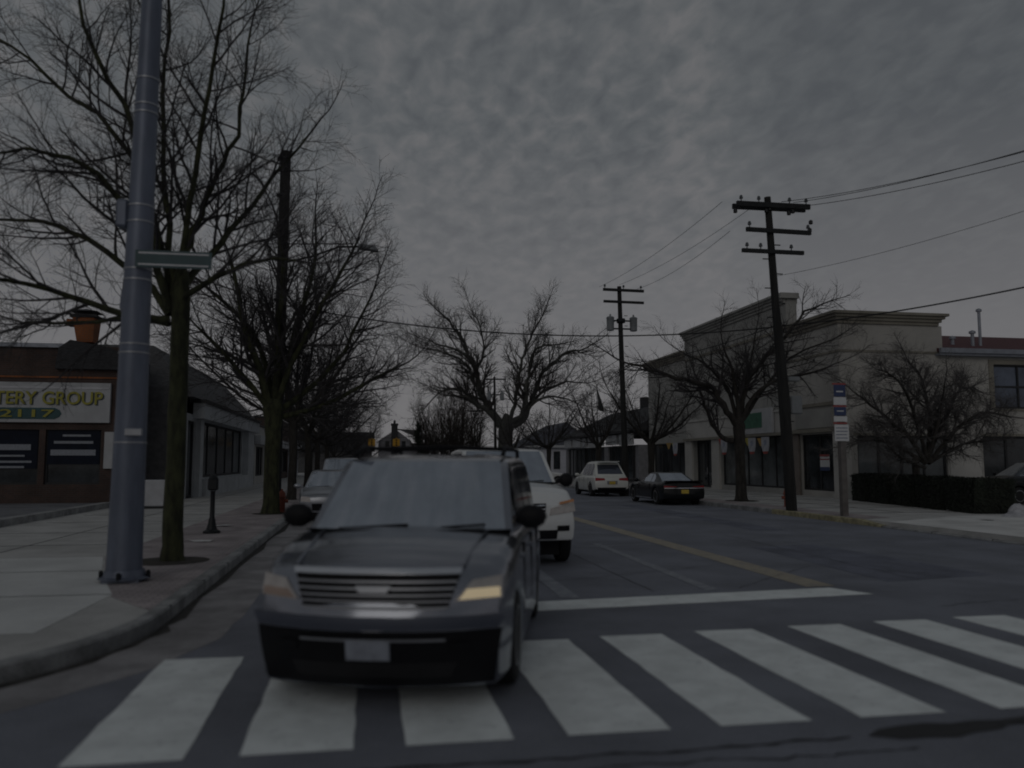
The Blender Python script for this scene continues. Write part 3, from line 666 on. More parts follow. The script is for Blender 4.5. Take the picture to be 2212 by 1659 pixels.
for k in range(14): MB().box(.02 if k % 2 else -.34, .34 if k % 2 else -.02, -.02, .02, -.015, .015).build('step_bolt', 'black_metal', pr).location = lean(PR_b, PR_t, 9.6-.5*k) - Vector(PR_b)
for (x, z) in ((-1.62, 10.12), (-1.75, 9.95), (-.5, 10.1), (-.62, 10.02), (.35, 10.05), (.2, 9.98), (1.0, 9.7), (.95, 9.42)): MB().lathe([(.02, 0), (.07, .02), (.07, .12), (.02, .16)], 8, (x, -.1, z)).build('hanging_insulator', 'black_metal', pr)
MB().bevbox(.05, .45, -.15, .2, 3.2, 3.8, .03).build('junction_box', 'transformer_grey', pr); MB().bevbox(.0, .42, -.1, .15, 4.3, 4.45, .02).build('junction_box', 'transformer_grey', pr)
PC_b, PC_t = (13.46, 41.5, .15), (13.22, 41.5, 11.0)
pc = utility_pole('wooden utility pole with two crossarms and two grey transformers', PC_b, PC_t, .18, .11,
   [(10.78, -1.17, 1.06, .07, -.02, (.04, .5, .93), False), (10.15, -1.15, 1.05, .065, -.02, (), False)])
for x in (-.75, .52):
    MB().lathe([(.14, -.38), (.19, -.36), (.20, .26), (.22, .30), (.17, .36), (.05, .40), (.04, .50), (.0, .52)], 16, (x, 0, 8.85)).build('transformer', 'transformer_grey', pc, smooth=True)
MB().box(-.72, .5, -.05, .05, 8.98, 9.05).box(-.72, .5, -.05, .05, 8.55, 8.62).lathe([(.22, 8.9), (.24, 8.95), (.24, 9.08), (.22, 9.12)], 10, (-.17, 0, 0)).build('bracket', 'black_metal', pc)
random.seed(4)
for k in range(16): s = 1 if k % 2 else -1; MB().box(-.05-.01*k*.4 + (.08 if s > 0 else -.26), -.05-.01*k*.4 + (.26 if s > 0 else -.08), -.14, -.11, 5.2+.27*k, 5.23+.27*k).build('step_bolt', 'black_metal', pc)
PF_b, PF_t = (13.9, 87, 0), (13.72, 87, 10.8)
pf = utility_pole('far slim utility pole with one crossarm in front of the giant old tree', PF_b, PF_t, .17, .11, [(10.5, -1.15, 1.0, .07, .06, (), False)])
for x in (-.75, .65): MB().lathe([(.16, -.45), (.22, -.4), (.22, .35), (.1, .42), (.04, .55)], 12, (x, 0, 8.75)).build('transformer', 'transformer_grey', pf, smooth=True)
MB().box(-.7, .6, -.06, .06, 8.85, 8.95).build('bracket', 'black_metal', pf)
PU_b, PU_t = (-2.83, 28.5, .15), (-2.76, 28.5, 12.35)
pu = utility_pole('plain dark utility pole rising out of the left trees, street lamp on its arm', PU_b, PU_t, .2, .17, [])
MB().tube([(.1, -.1, 8.3), (1.0, -.1, 8.55), (1.9, -.12, 8.92), (2.9, -.15, 8.98)], .035, 7).tube([(.05, -.1, 8.95), (2.4, -.12, 9.05)], .02, 6).build('lamp_arm', 'black_metal', pu)
lh = MB(); lh.add([(2.55, -.3, 8.88), (3.25, -.28, 8.80), (3.25, -.02, 8.80), (2.55, 0, 8.88), (2.6, -.25, 9.05), (3.15, -.23, 9.0), (3.15, -.07, 9.0), (2.6, -.05, 9.05)], [(0, 3, 2, 1), (4, 5, 6, 7), (0, 1, 5, 4), (1, 2, 6, 5), (2, 3, 7, 6), (3, 0, 4, 7)])
lh.build('lamp_head', 'transformer_grey', pu, bevel=.03)
tp = MB()
for z in (7.0, 8.4, 9.2, 10.6, 11.9): tp.lathe([(.2, z), (.215, z+.02), (.215, z+.07), (.2, z+.09)], 10)
tp.build('strap', 'black_metal', pu)
def wire(label, pts, r, sag=0., group=None, name='overhead_wire'):
    a, b = Vector(pts[0]), Vector(pts[-1]); P = []
    if len(pts) == 2:
        for i in range(25): t = i/24; p = a.lerp(b, t); p.z -= sag*4*t*(1-t); P.append(p)
    else: P = smooth_path(pts, 10)
    q = P[0].copy(); mb = MB().tube([p-q for p in P], r, 5); o = mb.build(name, 'cable', smooth='all'); o.location = q
    return tag(o, label, 'wire', group or 'overhead wires')
wire('thick black cable crossing the street between the plain pole and the crossarm pole', [(-2.6, 28.5, 7.0), (13.7, 25.7, 6.3)], .022, .62)
wire('thick black cable from the crossarm pole over the tan building to the right', [(13.75, 25.5, 6.3), (16.4, 17.3, 6.12)], .022, .12)
for k, (dx_, z, z2, lab) in enumerate([(.95, 10.62, 8.5, 'thin wire from the top crossarm to the right, uppermost of three'), (.5, 10.62, 8.42, 'thin wire from the top crossarm to the right, middle of three'), (.9, 10.45, 8.25, 'thin wire from the top crossarm to the right, lowest of three')]):
    wire(lab, [(13.47+dx_, 25.6, z), (14.3+(dx_-.8)*.3, 14.6, z2)], .010, .15)
wire('faint thin wire above the tan building to the right', [(13.6, 25.6, 8.0), (16.2, 16.8, 7.97)], .007, .15)
for xa, xb, za, zb_, lab in ((-1.65, -1.1, 10.5, 10.95, 'thin wire between the two crossarm poles, outermost over the street'), (-.4, .0, 10.5, 11.1, 'thin wire between the two crossarm poles, middle one'), (-1.4, .95, 9.5, 10.9, 'thin wire between the two crossarm poles, from the middle crossarm')):
    wire(lab, [(13.46+xa, 25.6, za), (13.24+xb, 41.5, zb_)], .008, .25)
wire('cable with a black splice bar near the crossarm pole', [(13.7, 25.7, 6.35), (13.4, 41.5, 6.9)], .018, .25)
for k, z in enumerate((9.4, 8.0, 7.2)):
    wire(['upper', 'middle', 'lower'][k] + ' of three faint wires behind the giant old tree crown', [(13.3, 41.5, z), (13.8, 87, z+.4)], .014, .9)
wire('short service wire from the plain pole into the left trees', [(-2.8, 28.4, 8.9), (-8.0, 14.0, 8.1)], .010, .3)

# ------------------------------------------------------------------ the steel street pole at the left corner
gp = thing('street_pole', 'tall tapering blue grey steel street pole on the left corner', 'street pole', (-3.13, 12.1, .15))
def gx(z): return .004*z - .01 + (.05 if z > 5 else 0)*(z-5)*.1
Pp = [(gx(z), 0, z) for z in (-.05, .1, .6, 1.5, 3, 4.5, 6, 8, 10.5)]
MB().tube(Pp, [.235, .23, .222, .212, .195, .178, .16, .14, .12], 22).build('shaft', 'pole_steel', gp, smooth=True)
MB().prism([(.33*math.cos(R(a)), .33*math.sin(R(a))) for a in range(45, 405, 90)], -.02, .045).lathe([(.33, .045), (.33, .055), (.27, .075), (.25, .16)], 22).build('base_plate', 'pole_steel', gp, smooth=True)
bl = MB()
for a in range(0, 360, 90): bl.lathe([(.03, .04), (.03, .13), (.015, .15)], 8, (.30*math.cos(R(a)), .30*math.sin(R(a)), 0))
bl.build('bolt', 'black_metal', gp)
for z in (1.85, 3.08, 3.2, 4.1, 4.25, 4.92, 5.15, 6.5, 6.62, 7.0):
    r = .212 - (z-1.5)*.0105
    MB().lathe([(r+.001, z), (r+.006, z+.004), (r+.006, z+.024), (r+.001, z+.028)], 22, (gx(z), 0, 0)).build('band', 'steel_band', gp, smooth=True)
sn = MB(); sn.box(.02, 1.02, -.235, -.22, 4.26, 4.50); sn.m(1).box(.06, .98, -.239, -.236, 4.29, 4.31).box(.06, .98, -.239, -.236, 4.45, 4.47)
sn.build('street_name_sign', ['sign_green', 'steel_band'], gp)
MB().bevbox(-.30, -.14, -.10, .10, 4.85, 5.25, .03).box(-.2, .0, -.05, .05, 4.95, 5.1).build('control_box', 'pole_steel', gp)
MB().bevbox(-.02, .2, -.24, -.18, 1.95, 2.05, .01).build('tag_plate', 'steel_band', gp)
MB().tube([(-.05, 0, 3.55), (-.16, 0, 3.75), (-.2, .1, 4.0)], [.09, .06, .03], 8).build('bracket', 'pole_steel', gp, smooth=True)
# small street furniture
pm = thing('parking_meter', 'short black post with a flared foot and boxy head on the left pavement', 'parking meter', (-3.32, 19.8, .15))
MB().lathe([(.19, 0), (.19, .05), (.12, .09), (.085, .22), (.075, .30), (.055, .36), (.05, .9), (.06, .95)], 14).build('post', 'black_metal', pm, smooth=True)
MB().bevbox(-.11, .11, -.08, .08, .96, 1.24, .03).lathe([(.1, 1.2), (.1, 1.25), (.06, 1.30), (.02, 1.31)], 12).build('meter_head', 'black_metal', pm)
wb = thing('utility_cabinet', 'white box cabinet between the steel pole and the mossy trunk', 'cabinet', (-7.15, 30.8, .15))
MB().box(-.5, .5, -.3, .3, 0, .06).build('plinth', 'dark_frame', wb)
MB().bevbox(-.53, .53, -.33, .33, .08, .98, .03).box(-.01, .01, -.334, -.331, .12, .94).build('shell', 'white_box', wb)
def hydrant(label, loc):
    h = thing('fire_hydrant', label, 'hydrant', loc, group='fire hydrants')
    MB().lathe([(.17, 0), (.17, .04), (.11, .05), (.105, .45), (.14, .46), (.14, .5), (.12, .52), (.11, .6), (.06, .68), (.03, .69), (.03, .74), (0, .75)], 14).build('barrel', 'hydrant_red', h, smooth=True)
    for s in (-1, 1): MB().lathe([(.06, .08*s), (.06, .19*s), (.045, .2*s)], 10, (0, 0, .36), 'x').build('outlet_cap', 'hydrant_red', h, smooth=True)
    return h
hydrant('orange red fire hydrant half hidden by the crossarm pole', (15.09, 27.9, .12))
hydrant('dark red fire hydrant at the foot of the stout mossy trunk', (-2.52, 27.6, .15))
bs = thing('bus_stop_sign', 'brown post carrying a stack of blue and white bus stop signs', 'bus stop sign', (14.1, 22.7, .15))
MB().box(-.09, .09, -.09, .09, -.05, 3.0).build('post', 'post_brown', bs, bevel=.01)
MB().box(-.03, .03, -.02, .02, 3.0, 3.95).build('bracket', 'steel_band', bs)
def sgn(z0, z1, m, x0=-.30, x1=.13):
    p = MB(); p.box(x0, x1, -.125, -.105, z0, z1); return p.build('sign_panel', m, bs)
sgn(3.55, 3.9, 'sign_blue', -.27, .1); sgn(3.30, 3.53, 'sign_white', -.29, .12); sgn(2.98, 3.23, 'sign_blue', -.28, .1); sgn(2.80, 2.96, 'sign_white'); 
for z in (3.905, 3.24, 2.73): MB().box(-.32, .12, -.128, -.104, z, z+.045).build('sign_panel', 'sign_red', bs)
p = sgn(2.22, 2.71, 'sign_white', -.29, .17)
MB().box(-.25, .12, -.128, -.1255, 2.6, 2.62).box(-.25, .12, -.128, -.1255, 2.5, 2.52).box(-.25, .1, -.128, -.1255, 2.4, 2.42).box(-.25, .12, -.128, -.1255, 2.3, 2.32).build('text_line', 'sign_blue', p)
for a_, b_ in ((3.68, 3.72), (3.1, 3.13)): MB().box(-.2, .02, -.128, -.1255, a_, b_).build('text_line', 'sign_white', bs)
# heap of old snow, litter
rng = random.Random(8)
sw = MB(); 
for (cx, cy, r, h) in ((0, 0, .34, .36), (.35, -.2, .45, .28), (-.4, -.35, .4, .10), (.75, .1, .4, .24), (-.15, -.2, .3, .2)):
    n = 14; vs = [(cx, cy, h)]; fs = []
    for k in range(1, 5):
        for a in range(n):
            t = 2*math.pi*a/n; rr = r*k/4*rng.uniform(.88, 1.1); z = h*math.cos(k/4*math.pi/2)**.8 + (rng.uniform(-.03, .03) if k < 4 else -.05); vs.append((cx+rr*math.cos(t), cy+rr*math.sin(t), z))
    for a in range(n): fs.append((0, 1+a, 1+(a+1) % n))
    for k in range(3):
        for a in range(n): fs.append((1+k*n+a, 1+(k+1)*n+a, 1+(k+1)*n+(a+1) % n, 1+k*n+(a+1) % n))
    sw.add(vs, fs)
o = sw.build('snow_heap', 'snow', smooth='all'); o.location = (19.35, 22.0, .15); tag(o, 'small lumpy heap of old white snow at the end of the hedge', 'snow heap')
def scrap(label, loc, r, k):
    rng = random.Random(k); n = 9; vs = [(0, 0, .025)] + [(r*rng.uniform(.6, 1)*math.cos(2*math.pi*i/n), r*rng.uniform(.5, .8)*math.sin(2*math.pi*i/n), rng.uniform(.004, .03)) for i in range(n)]
    vs += [(x, y, z-.003) for x, y, z in vs]
    o = MB().add(vs, [(0, 1+i, 1+(i+1) % n) for i in range(n)] + [(n+1, n+2+(i+1) % n, n+2+i) for i in range(n)]).build('paper_scrap', 'litter'); o.location = loc
    tag(o, label, 'litter', 'scraps of paper on the pavements')
scrap('pale flat scrap of paper on the brick paving beside the mossy trunk', (-3.15, 17.8, .158), .3, 1); scrap('white scrap of paper at the foot of the hedge', (19.1, 24.6, .155), .16, 2)
scrap('pale scrap of paper out on the driveway', (17.0, 20.4, .158), .25, 3); scrap('pale scrap of paper beside the parked silver car', (-3.4, 21.9, .158), .3, 4)

# ------------------------------------------------------------------ vehicles (local x forward, y to the car's left, z up)
def vehicle(label, cat, loc, heading, P, group=None, name='parked_car'):
    root = thing(name, label, cat, loc, heading, group)
    L, Wd, H = P['L'], P['W'], P['H']; hw = Wd/2; sill = P.get('sill', .26); R_w = P.get('wheel', .35)
    axles = (P['rear_axle'], P['front_axle']); deck = P['deck']; a_f, a_r = P.get('bow', (.20, .10)); paint = P['paint']
    nose = P.get('nose', [(.0, .12), (.35, .02), (.55, .0), (.8, .03), (1.0, .10), (1.3, .2)]); tail = P.get('tail', [(0, .12), (.4, 0), (.8, .02), (1.3, .06)])
    def top(x): return lerp_list(deck, x)
    def zb(x):
        z = sill
        if x > axles[1]+.3: z = sill + P.get('lift_f', -.02)*(x-axles[1]-.3)
        if x < axles[0]-.3: z = sill + P.get('lift_r', .10)*(axles[0]-.3-x)
        for ax in axles:
            d = abs(x-ax); ra = R_w+.06
            if d < ra: z = max(z, R_w - .02 + math.sqrt(ra*ra-d*d))
        return min(z, top(x)-.08)
    def hwid(x):
        w = hw
        f = L/2-x; r = x+L/2
        if f < 1.2: w -= P.get('taper_f', .07)*(1-f/1.2)**2
        if r < .9: w -= P.get('taper_r', .06)*(1-r/.9)**2
        return w
    def deform(x, y, z):
        f = max(0., (x-(L/2-1.0))/1.0); r = max(0., (-x-(L/2-.8))/.8); q = (abs(y)/hw)**2.4
        x2 = x - f*f*(a_f*q + lerp_list(nose, z)) + r*r*(a_r*q + lerp_list(tail, z))
        return (x2, y, z)
    def ring(x):
        b, t, w = zb(x), top(x), hwid(x); h = t-b; cr = P.get('crown', .04); sh = P.get('shoulder', .05); m = .52
        return [(0, b), (.8*w, b), (w*.955, b+.0), (w*.985, b+.06*min(h, 1)), (w, b+h*.35), (w*.998, b+h*m), (w*.985, t-sh*2.0), (w*.965, t-sh), (w*.93, t-sh*.35), (w*.86, t), (w*.55, t+cr*.6), (w*.25, t+cr*.95), (0, t+cr)]
    n = int(L/.045); body = MB(); vs = []; per = None
    xs = [-L/2 + L*i/n for i in range(n+1)]
    for x in xs:
        r = ring(x); full = [(y, z) for y, z in r] + [(-y, z) for y, z in r[-2:0:-1]]; per = len(full)
        vs += [deform(x, y, z) for y, z in full]
    fs = [(i*per+k, (i+1)*per+k, (i+1)*per+(k+1) % per, i*per+(k+1) % per) for i in range(n) for k in range(per)]
    body.add(vs, [f[::-1] for f in fs])
    for end, sgn_ in ((xs[0], -1), (xs[-1], 1)):     # the two ends, closed by shrinking rings so that they keep their bow
        r = ring(end); full = [(y, z) for y, z in r] + [(-y, z) for y, z in r[-2:0:-1]]; zc = (zb(end)+top(end))/2; vs = []
        for k in (1, .92, .8, .6, .35, .1): vs += [deform(end, y*k, zc+(z-zc)*k) for y, z in full]
        f2 = [(i*per+k, (i+1)*per+k, (i+1)*per+(k+1) % per, i*per+(k+1) % per) for i in range(5) for k in range(per)] + [tuple(5*per+k for k in range(per))]
        body.add(vs, [f[::-1] if sgn_ < 0 else f for f in f2])
    # greenhouse
    G = P['cabin']; xr0, xr1, xf1, xf0 = G['x']; w0, w1 = G['w']; zb_, zt = G['z']; bw = G.get('bow', .10); rb = G.get('rbow', .05)
    def outline(t):
        xf = xf0+(xf1-xf0)*t; xr = xr0+(xr1-xr0)*t; w = w0+(w1-w0)*t; o = []
        for k in range(9): q = -1+k/4; o.append((xf - bw*q*q, q*w*.985))
        for k in range(1, 10): o.append((xf-bw + (xr+rb-xf+bw)*k/10, w))
        for k in range(9): q = 1-k/4; o.append((xr + rb*q*q, q*w*.97))
        for k in range(1, 10): o.append((xr+rb + (xf-bw-xr-rb)*k/10, -w))
        return o
    def zc_(t, x): return zb_ + (zt-zb_)*t + (top(max(min(x, xf0), xr0)) - zb_)*(1-t)*.0
    vs = []; lv = [(0, 0, -.10), (.0, 0, 0), (.25, 0, 0), (.5, 0, 0), (.75, 0, 0), (.9, 0, 0), (.97, .012, .0), (1.0, .045, 0), (1.02, .12, 0), (1.04, .3, 0), (1.05, .55, 0)]
    nO = 36; cx_ = (xf1+xr1)/2
    for t, ins, dz in lv:
        ol_ = outline(min(t, 1)); zz = zb_ + (zt-zb_)*t + dz; sx = 1-ins; 
        vs += [(cx_+(x-cx_)*sx if ins else x, y*(1-ins), zz - (.03*((x-cx_)/(xf1-xr1))**2*4 if t > .95 else 0)) for x, y in ol_]
    fs = [(i*nO+k, i*nO+(k+1) % nO, (i+1)*nO+(k+1) % nO, (i+1)*nO+k) for i in range(len(lv)-1) for k in range(nO)] + [tuple((len(lv)-1)*nO+k for k in range(nO))]
    body.add(vs, fs)
    bo = body.build('body', paint, root, smooth=True)
    glass = P.get('glass', 'car_glass'); sglass = P.get('side_glass', 'car_glass_dark')
    def gpatch(nm, fn, nu, nv, m, off=.006):
        vs = []
        for j in range(nv+1):
            for i in range(nu+1):
                u, v = i/nu, j/nv; p = fn(u, v); du = fn(min(u+.02, 1), v)-fn(max(u-.02, 0), v); dv = fn(u, min(v+.02, 1))-fn(u, max(v-.02, 0)); nn = du.cross(dv).normalized()
                q = p + nn*off; vs.append(tuple(q))
        fs = [(j*(nu+1)+i, j*(nu+1)+i+1, (j+1)*(nu+1)+i+1, (j+1)*(nu+1)+i) for j in range(nv) for i in range(nu)]
        return MB().add(vs, fs).build(nm, m, root, smooth='all')
    def scr(u, v):
        t = .03+.90*v; q = -.93+1.86*u; q *= 1-.02*v; xf = xf0+(xf1-xf0)*t; w = w0+(w1-w0)*t; return Vector((xf-bw*q*q, q*w*.985, zb_+(zt-zb_)*t))
    ws = gpatch('windscreen', scr, 12, 5, glass)
    def rear(u, v):
        t = G.get('rw', (.12, .88))[0]+(G.get('rw', (.12, .88))[1]-G.get('rw', (.12, .88))[0])*v; q = .86-1.72*u; xr = xr0+(xr1-xr0)*t; w = w0+(w1-w0)*t; return Vector((xr+rb*q*q, q*w*.97, zb_+(zt-zb_)*t))
    gpatch('rear_window', rear, 10, 4, P.get('rear_glass', sglass))
    for s in (1, -1):
        for (ua, ub) in G['side']:
            def sw_(u, v, s=s, ua=ua, ub=ub):
                t = .06+.80*v; f = ua+(ub-ua)*(u if s < 0 else 1-u)
                def ed(t_): return (xf0+(xf1-xf0)*t_-bw, xr0+(xr1-xr0)*t_+rb)
                e0, e1 = ed(t); x = e1 + (e0-e1)*f if 0 else None
                xf_, xr_ = ed(t); xm0, xm1 = ed(.5)
                # pillars other than the end ones stand nearly upright
                x = xm1+(xm0-xm1)*f; lo, hi = xr_+.07, xf_-.07
                x = min(max(x, lo), hi)
                return Vector((x, s*(w0+(w1-w0)*t), zb_+(zt-zb_)*t))
            gpatch('window', sw_, 6, 4, sglass, .005)
    # wheels
    for ax in axles:
        for s in (1, -1):
            y = s*(hw-.125); tw = .105
            ty = MB().lathe([(R_w*.62, -tw), (R_w*.9, -tw), (R_w*.98, -tw*.8), (R_w, -tw*.4), (R_w, tw*.4), (R_w*.98, tw*.8), (R_w*.9, tw), (R_w*.62, tw)], 28, axis='y').build('wheel', 'tyre', root, smooth=True)
            ty.location = (ax, y, R_w)
            rm = MB(); ro = s*tw
            rm.lathe([(R_w*.66, ro*.6), (R_w*.66, ro*.99), (R_w*.60, ro*1.03), (R_w*.56, ro*.9), (R_w*.55, ro*.45)], 26, axis='y')
            rm.lathe([(R_w*.55, ro*.40), (R_w*.2, ro*.45), (R_w*.15, ro*.55)], 20, axis='y')
            for k in range(P.get('spokes', 5)):
                t = 2*math.pi*k/P.get('spokes', 5); c, s2 = math.cos(t), math.sin(t); h_ = .035; y0, y1 = sorted((ro*.6, ro*.95))
                rm.add([(c*R_w*.1-s2*h_*1.5, y0, s2*R_w*.1+c*h_*1.5), (c*R_w*.6-s2*h_, y0, s2*R_w*.6+c*h_), (c*R_w*.6+s2*h_, y0, s2*R_w*.6-c*h_), (c*R_w*.1+s2*h_*1.5, y0, s2*R_w*.1-c*h_*1.5),
                        (c*R_w*.1-s2*h_*1.5, y1, s2*R_w*.1+c*h_*1.5), (c*R_w*.6-s2*h_, y1, s2*R_w*.6+c*h_), (c*R_w*.6+s2*h_, y1, s2*R_w*.6-c*h_), (c*R_w*.1+s2*h_*1.5, y1, s2*R_w*.1-c*h_*1.5)],
                       [(0, 1, 2, 3), (4, 7, 6, 5), (0, 4, 5, 1), (1, 5, 6, 2), (2, 6, 7, 3), (3, 7, 4, 0)])
            rm.build('rim', P.get('rim', 'alloy'), ty, smooth=True)
    MB().box(-L/2+.35, L/2-.45, -hw+.28, hw-.28, P.get('belly', .17), .55).build('underbody', 'black_plastic', root)
    # things lying on the front or the rear face
    def face(nm, quads, m, front=True, off=.008, th=.02, parent=None, nu=10):
        mb = MB(); sg = 1 if front else -1; end = sg*L/2
        for (q0, q1, q2, q3) in quads:       # corners as (y, z): lower right, lower left, upper left, upper right, seen from outside
            nv = 3; o = []
            for lay in (0, 1):
                for j in range(nv+1):
                    for i in range(nu+1):
                        u, v = i/nu, j/nv; y = (q0[0]*(1-u)+q1[0]*u)*(1-v)+(q3[0]*(1-u)+q2[0]*u)*v; z = (q0[1]*(1-u)+q1[1]*u)*(1-v)+(q3[1]*(1-u)+q2[1]*u)*v
                        x, _, _ = deform(end, y, z); o.append((x+sg*(off if lay else off-th), y, z))
            N = (nu+1)*(nv+1); f = []
            for j in range(nv):
                for i in range(nu): a = j*(nu+1)+i; f.append((N+a, N+a+1, N+a+nu+2, N+a+nu+1))
            rim_ = [i for i in range(nu+1)] + [j*(nu+1)+nu for j in range(1, nv+1)] + [nv*(nu+1)+i for i in range(nu-1, -1, -1)] + [j*(nu+1) for j in range(nv-1, 0, -1)]
            for a, b in zip(rim_, rim_[1:]+rim_[:1]): f.append((a, b, N+b, N+a))
            mb.add(o, f)
        return mb.build(nm, m, parent or root, smooth=True)
    def mirror(x, z, m, s, size=(.07, .12, .085), pad=0.):
        y = s*(hw+.10+pad); mb = MB(); n_ = 10
        prof = [(.2, -.9), (.75, -.75), (1, -.2), (1, .3), (.75, .8), (.2, .95)]
        vs = []
        for r_, h_ in prof:
            for a in range(n_): t = 2*math.pi*a/n_; vs.append((x + size[0]*h_, y+size[1]*r_*math.cos(t), z+size[2]*r_*math.sin(t)))
        mb.add(vs, [(i*n_+a, i*n_+(a+1) % n_, (i+1)*n_+(a+1) % n_, (i+1)*n_+a) for i in range(5) for a in range(n_)] + [tuple(range(n_)), tuple(5*n_+a for a in range(n_))])
        mb.tube([(x, s*(hw-.08), z-.03), (x, y, z)], .03, 6)
        return mb.build('mirror', m, root, smooth='all')
    def side_y(x, z):
        b, t = zb(x), top(x); return hwid(x)*(1 if z < b+(t-b)*.7 else .985)
    def seams(xs_, z0, z1, hz):
        for s in (1, -1):
            for x in xs_: MB().box(x-.006, x+.006, min(s*(hw-.02), s*(hw+.0015)), max(s*(hw-.02), s*(hw+.0015)), z0, z1).build('door_seam', 'black_plastic', root)
            for x in [q+.18 for q in xs_[:-1]]:
                MB().bevbox(x, x+.2, min(s*(hw-.03), s*(hw+.03)), max(s*(hw-.03), s*(hw+.03)), hz-.02, hz+.02, .008).build('door_handle', paint, root)
    root_api = dict(root=root, face=face, mirror=mirror, seams=seams, scr=scr, body=bo, hw=hw, L=L, deform=deform, top=top)
    return root_api
def wipers(c, scr, m='black_plastic', side=1):
    for (ua, ub, v) in ((.08, .50, .10), (.48, .90, .10)):
        a, b = scr(ua, .02), scr(ub, v); a += Vector((.015, 0, .01)); b += Vector((.02, 0, .015)); mb = MB(); mb.tube([a, a.lerp(b, .5)+Vector((.01, 0, .01)), b], .008, 5)
        c0, d0 = scr(ua+.05, .06), scr(ub, v+.02); mb.tube([c0+Vector((.012, 0, .008)), d0+Vector((.012, 0, .008))], .007, 4); mb.build('wiper', m, c['root'])
def plate(c, z, m, front, y=0., line='sign_blue'):
    p = c['face']('license_plate', [((y+.155, z-.075), (y-.155, z-.075), (y-.155, z+.075), (y+.155, z+.075)) if front else ((y-.155, z-.075), (y+.155, z-.075), (y+.155, z+.075), (y-.155, z+.075))], m, front, .03, .03)
    return p

# --- the dark SUV coming at us, turned a little towards its right
SA = R(15); H1 = math.atan2(-math.cos(SA), -math.sin(SA))
suv = dict(L=4.75, W=1.96, H=1.88, sill=.17, wheel=.37, rear_axle=-1.42, front_axle=1.40, paint='paint_graphite', taper_f=.10, shoulder=.055, crown=.05, bow=(.30, .08), glass='car_glass', side_glass='car_glass_dark',
           deck=[(-2.38, .95), (-2.2, 1.08), (-1.9, 1.13), (.8, 1.16), (1.15, 1.16), (1.5, 1.12), (1.95, 1.06), (2.2, 1.00), (2.32, .96), (2.38, .89)], spokes=6,
           nose=[(.15, .12), (.30, .05), (.52, .0), (.66, .0), (.70, .05), (.8, .06), (.95, .10), (1.1, .2)],
           cabin=dict(x=(-2.28, -1.98, .40, 1.26), w=(.91, .78), z=(1.12, 1.80), bow=.14, side=((.05, .30), (.335, .60), (.635, .97))))
c = vehicle('dark graphite SUV with chrome barred grille and one lit headlight, driving over the crosswalk', 'SUV', (.69, 8.30, 0), H1, suv, name='driving_car')
F = c['face']; hw = c['hw']; rt = c['root']
g = F('grille', [((.53, 0.730), (-.53, 0.730), (-.61, 0.960), (.61, 0.960))], 'black_plastic', True, .006)
F('chrome_bar', [((.61, 0.955), (-.61, 0.955), (-.62, 0.995), (.62, 0.995))], 'chrome', True, .035, .04, g)
for k, (z, w) in enumerate(((.902, .585), (.855, .57), (.81, .555), (.768, .54))):
    F('slat', [((w, z-.007), (-w, z-.007), (-w, z+.006), (w, z+.006))], 'steel_band', True, .022, .02, g)
F('chrome_lip', [((.50, 0.714), (-.50, 0.714), (-.55, 0.732), (.55, 0.732))], 'steel_band', True, .03, .03, g)
F('badge', [((.10, 0.830), (-.10, 0.830), (-.13, 0.875), (.13, 0.875))], 'steel_band', True, .04, .03, g, 4)
for s in (1, -1):
    hb = F('headlight', [((.90, 0.775), (.57, 0.765), (.69, 0.905), (.89, 0.930))] if s > 0 else [((-.57, 0.765), (-.90, 0.775), (-.89, 0.930), (-.69, 0.905))], 'lens_clear', True, .012)
    if s > 0: F('bulb', [((.885, 0.783), (.60, 0.774), (.655, 0.845), (.88, 0.850))], 'lens_lit', True, .016, .01, hb); tag(hb, 'lit warm headlight')
    else: F('bulb', [((-.60, 0.774), (-.885, 0.783), (-.88, 0.840), (-.66, 0.835))], 'lens_pale', True, .016, .01, hb)
bu = F('bumper', [((.88, .585), (-.88, .585), (-.93, .665), (.93, .665))], 'bumper_paint', True, .05, .07)
F('bumper_cover', [((.84, .175), (-.84, .175), (-.90, .565), (.90, .565))], 'black_plastic', True, .012, .03, bu)
F('air_intake', [((.55, .24), (-.55, .24), (-.6, .35), (.6, .35))], 'opening_dark', True, .016, .01, bu)
F('intake_trim', [((.52, .505), (-.52, .505), (-.52, .52), (.52, .52))], 'steel_band', True, .03, .02, bu)
for s in (1, -1): F('fog_lamp', [((s*.62+.07, .43), (s*.62-.07, .43), (s*.62-.07, .49), (s*.62+.07, .49))], 'black_plastic', True, .02, .01, bu, 4)
plate(c, .445, 'plate_white', True, -.02)
for s in (1, -1): c['mirror'](.92, 1.28, 'black_plastic', s, (.08, .135, .105), -.04)
c['seams']((.88, -.12, -1.05), .45, 1.06, .98); wipers(c, c['scr'])
for s in (1, -1):
    mb = MB(); mb.tube([(-1.85, s*.70, 1.80), (-1.7, s*.71, 1.88), (-.1, s*.72, 1.90), (.2, s*.72, 1.82)], .022, 7)
    mb.build('roof_rail', 'black_plastic', rt, smooth='all')
for x in (-1.35, -.35): MB().tube([(x, -.72, 1.885), (x, 0, 1.91), (x, .72, 1.885)], .02, 6).build('roof_bar', 'black_plastic', rt)
for s in (1, -1): MB().tube([(2.12, s*.62, 1.005), (1.6, s*.66, 1.135), (1.2, s*.70, 1.185)], .012, 5).build('hood_crease', 'paint_graphite', rt, smooth='all')
mb = MB(); mb.add([(1.20-.14*(q*q), q*.87, 1.15) for q in (-1, -.5, 0, .5, 1)] + [(1.33-.14*(q*q), q*.89, 1.19) for q in (-1, -.5, 0, .5, 1)], [(k, k+1, k+6, k+5) for k in range(4)]); mb.build('cowl', 'black_plastic', rt)

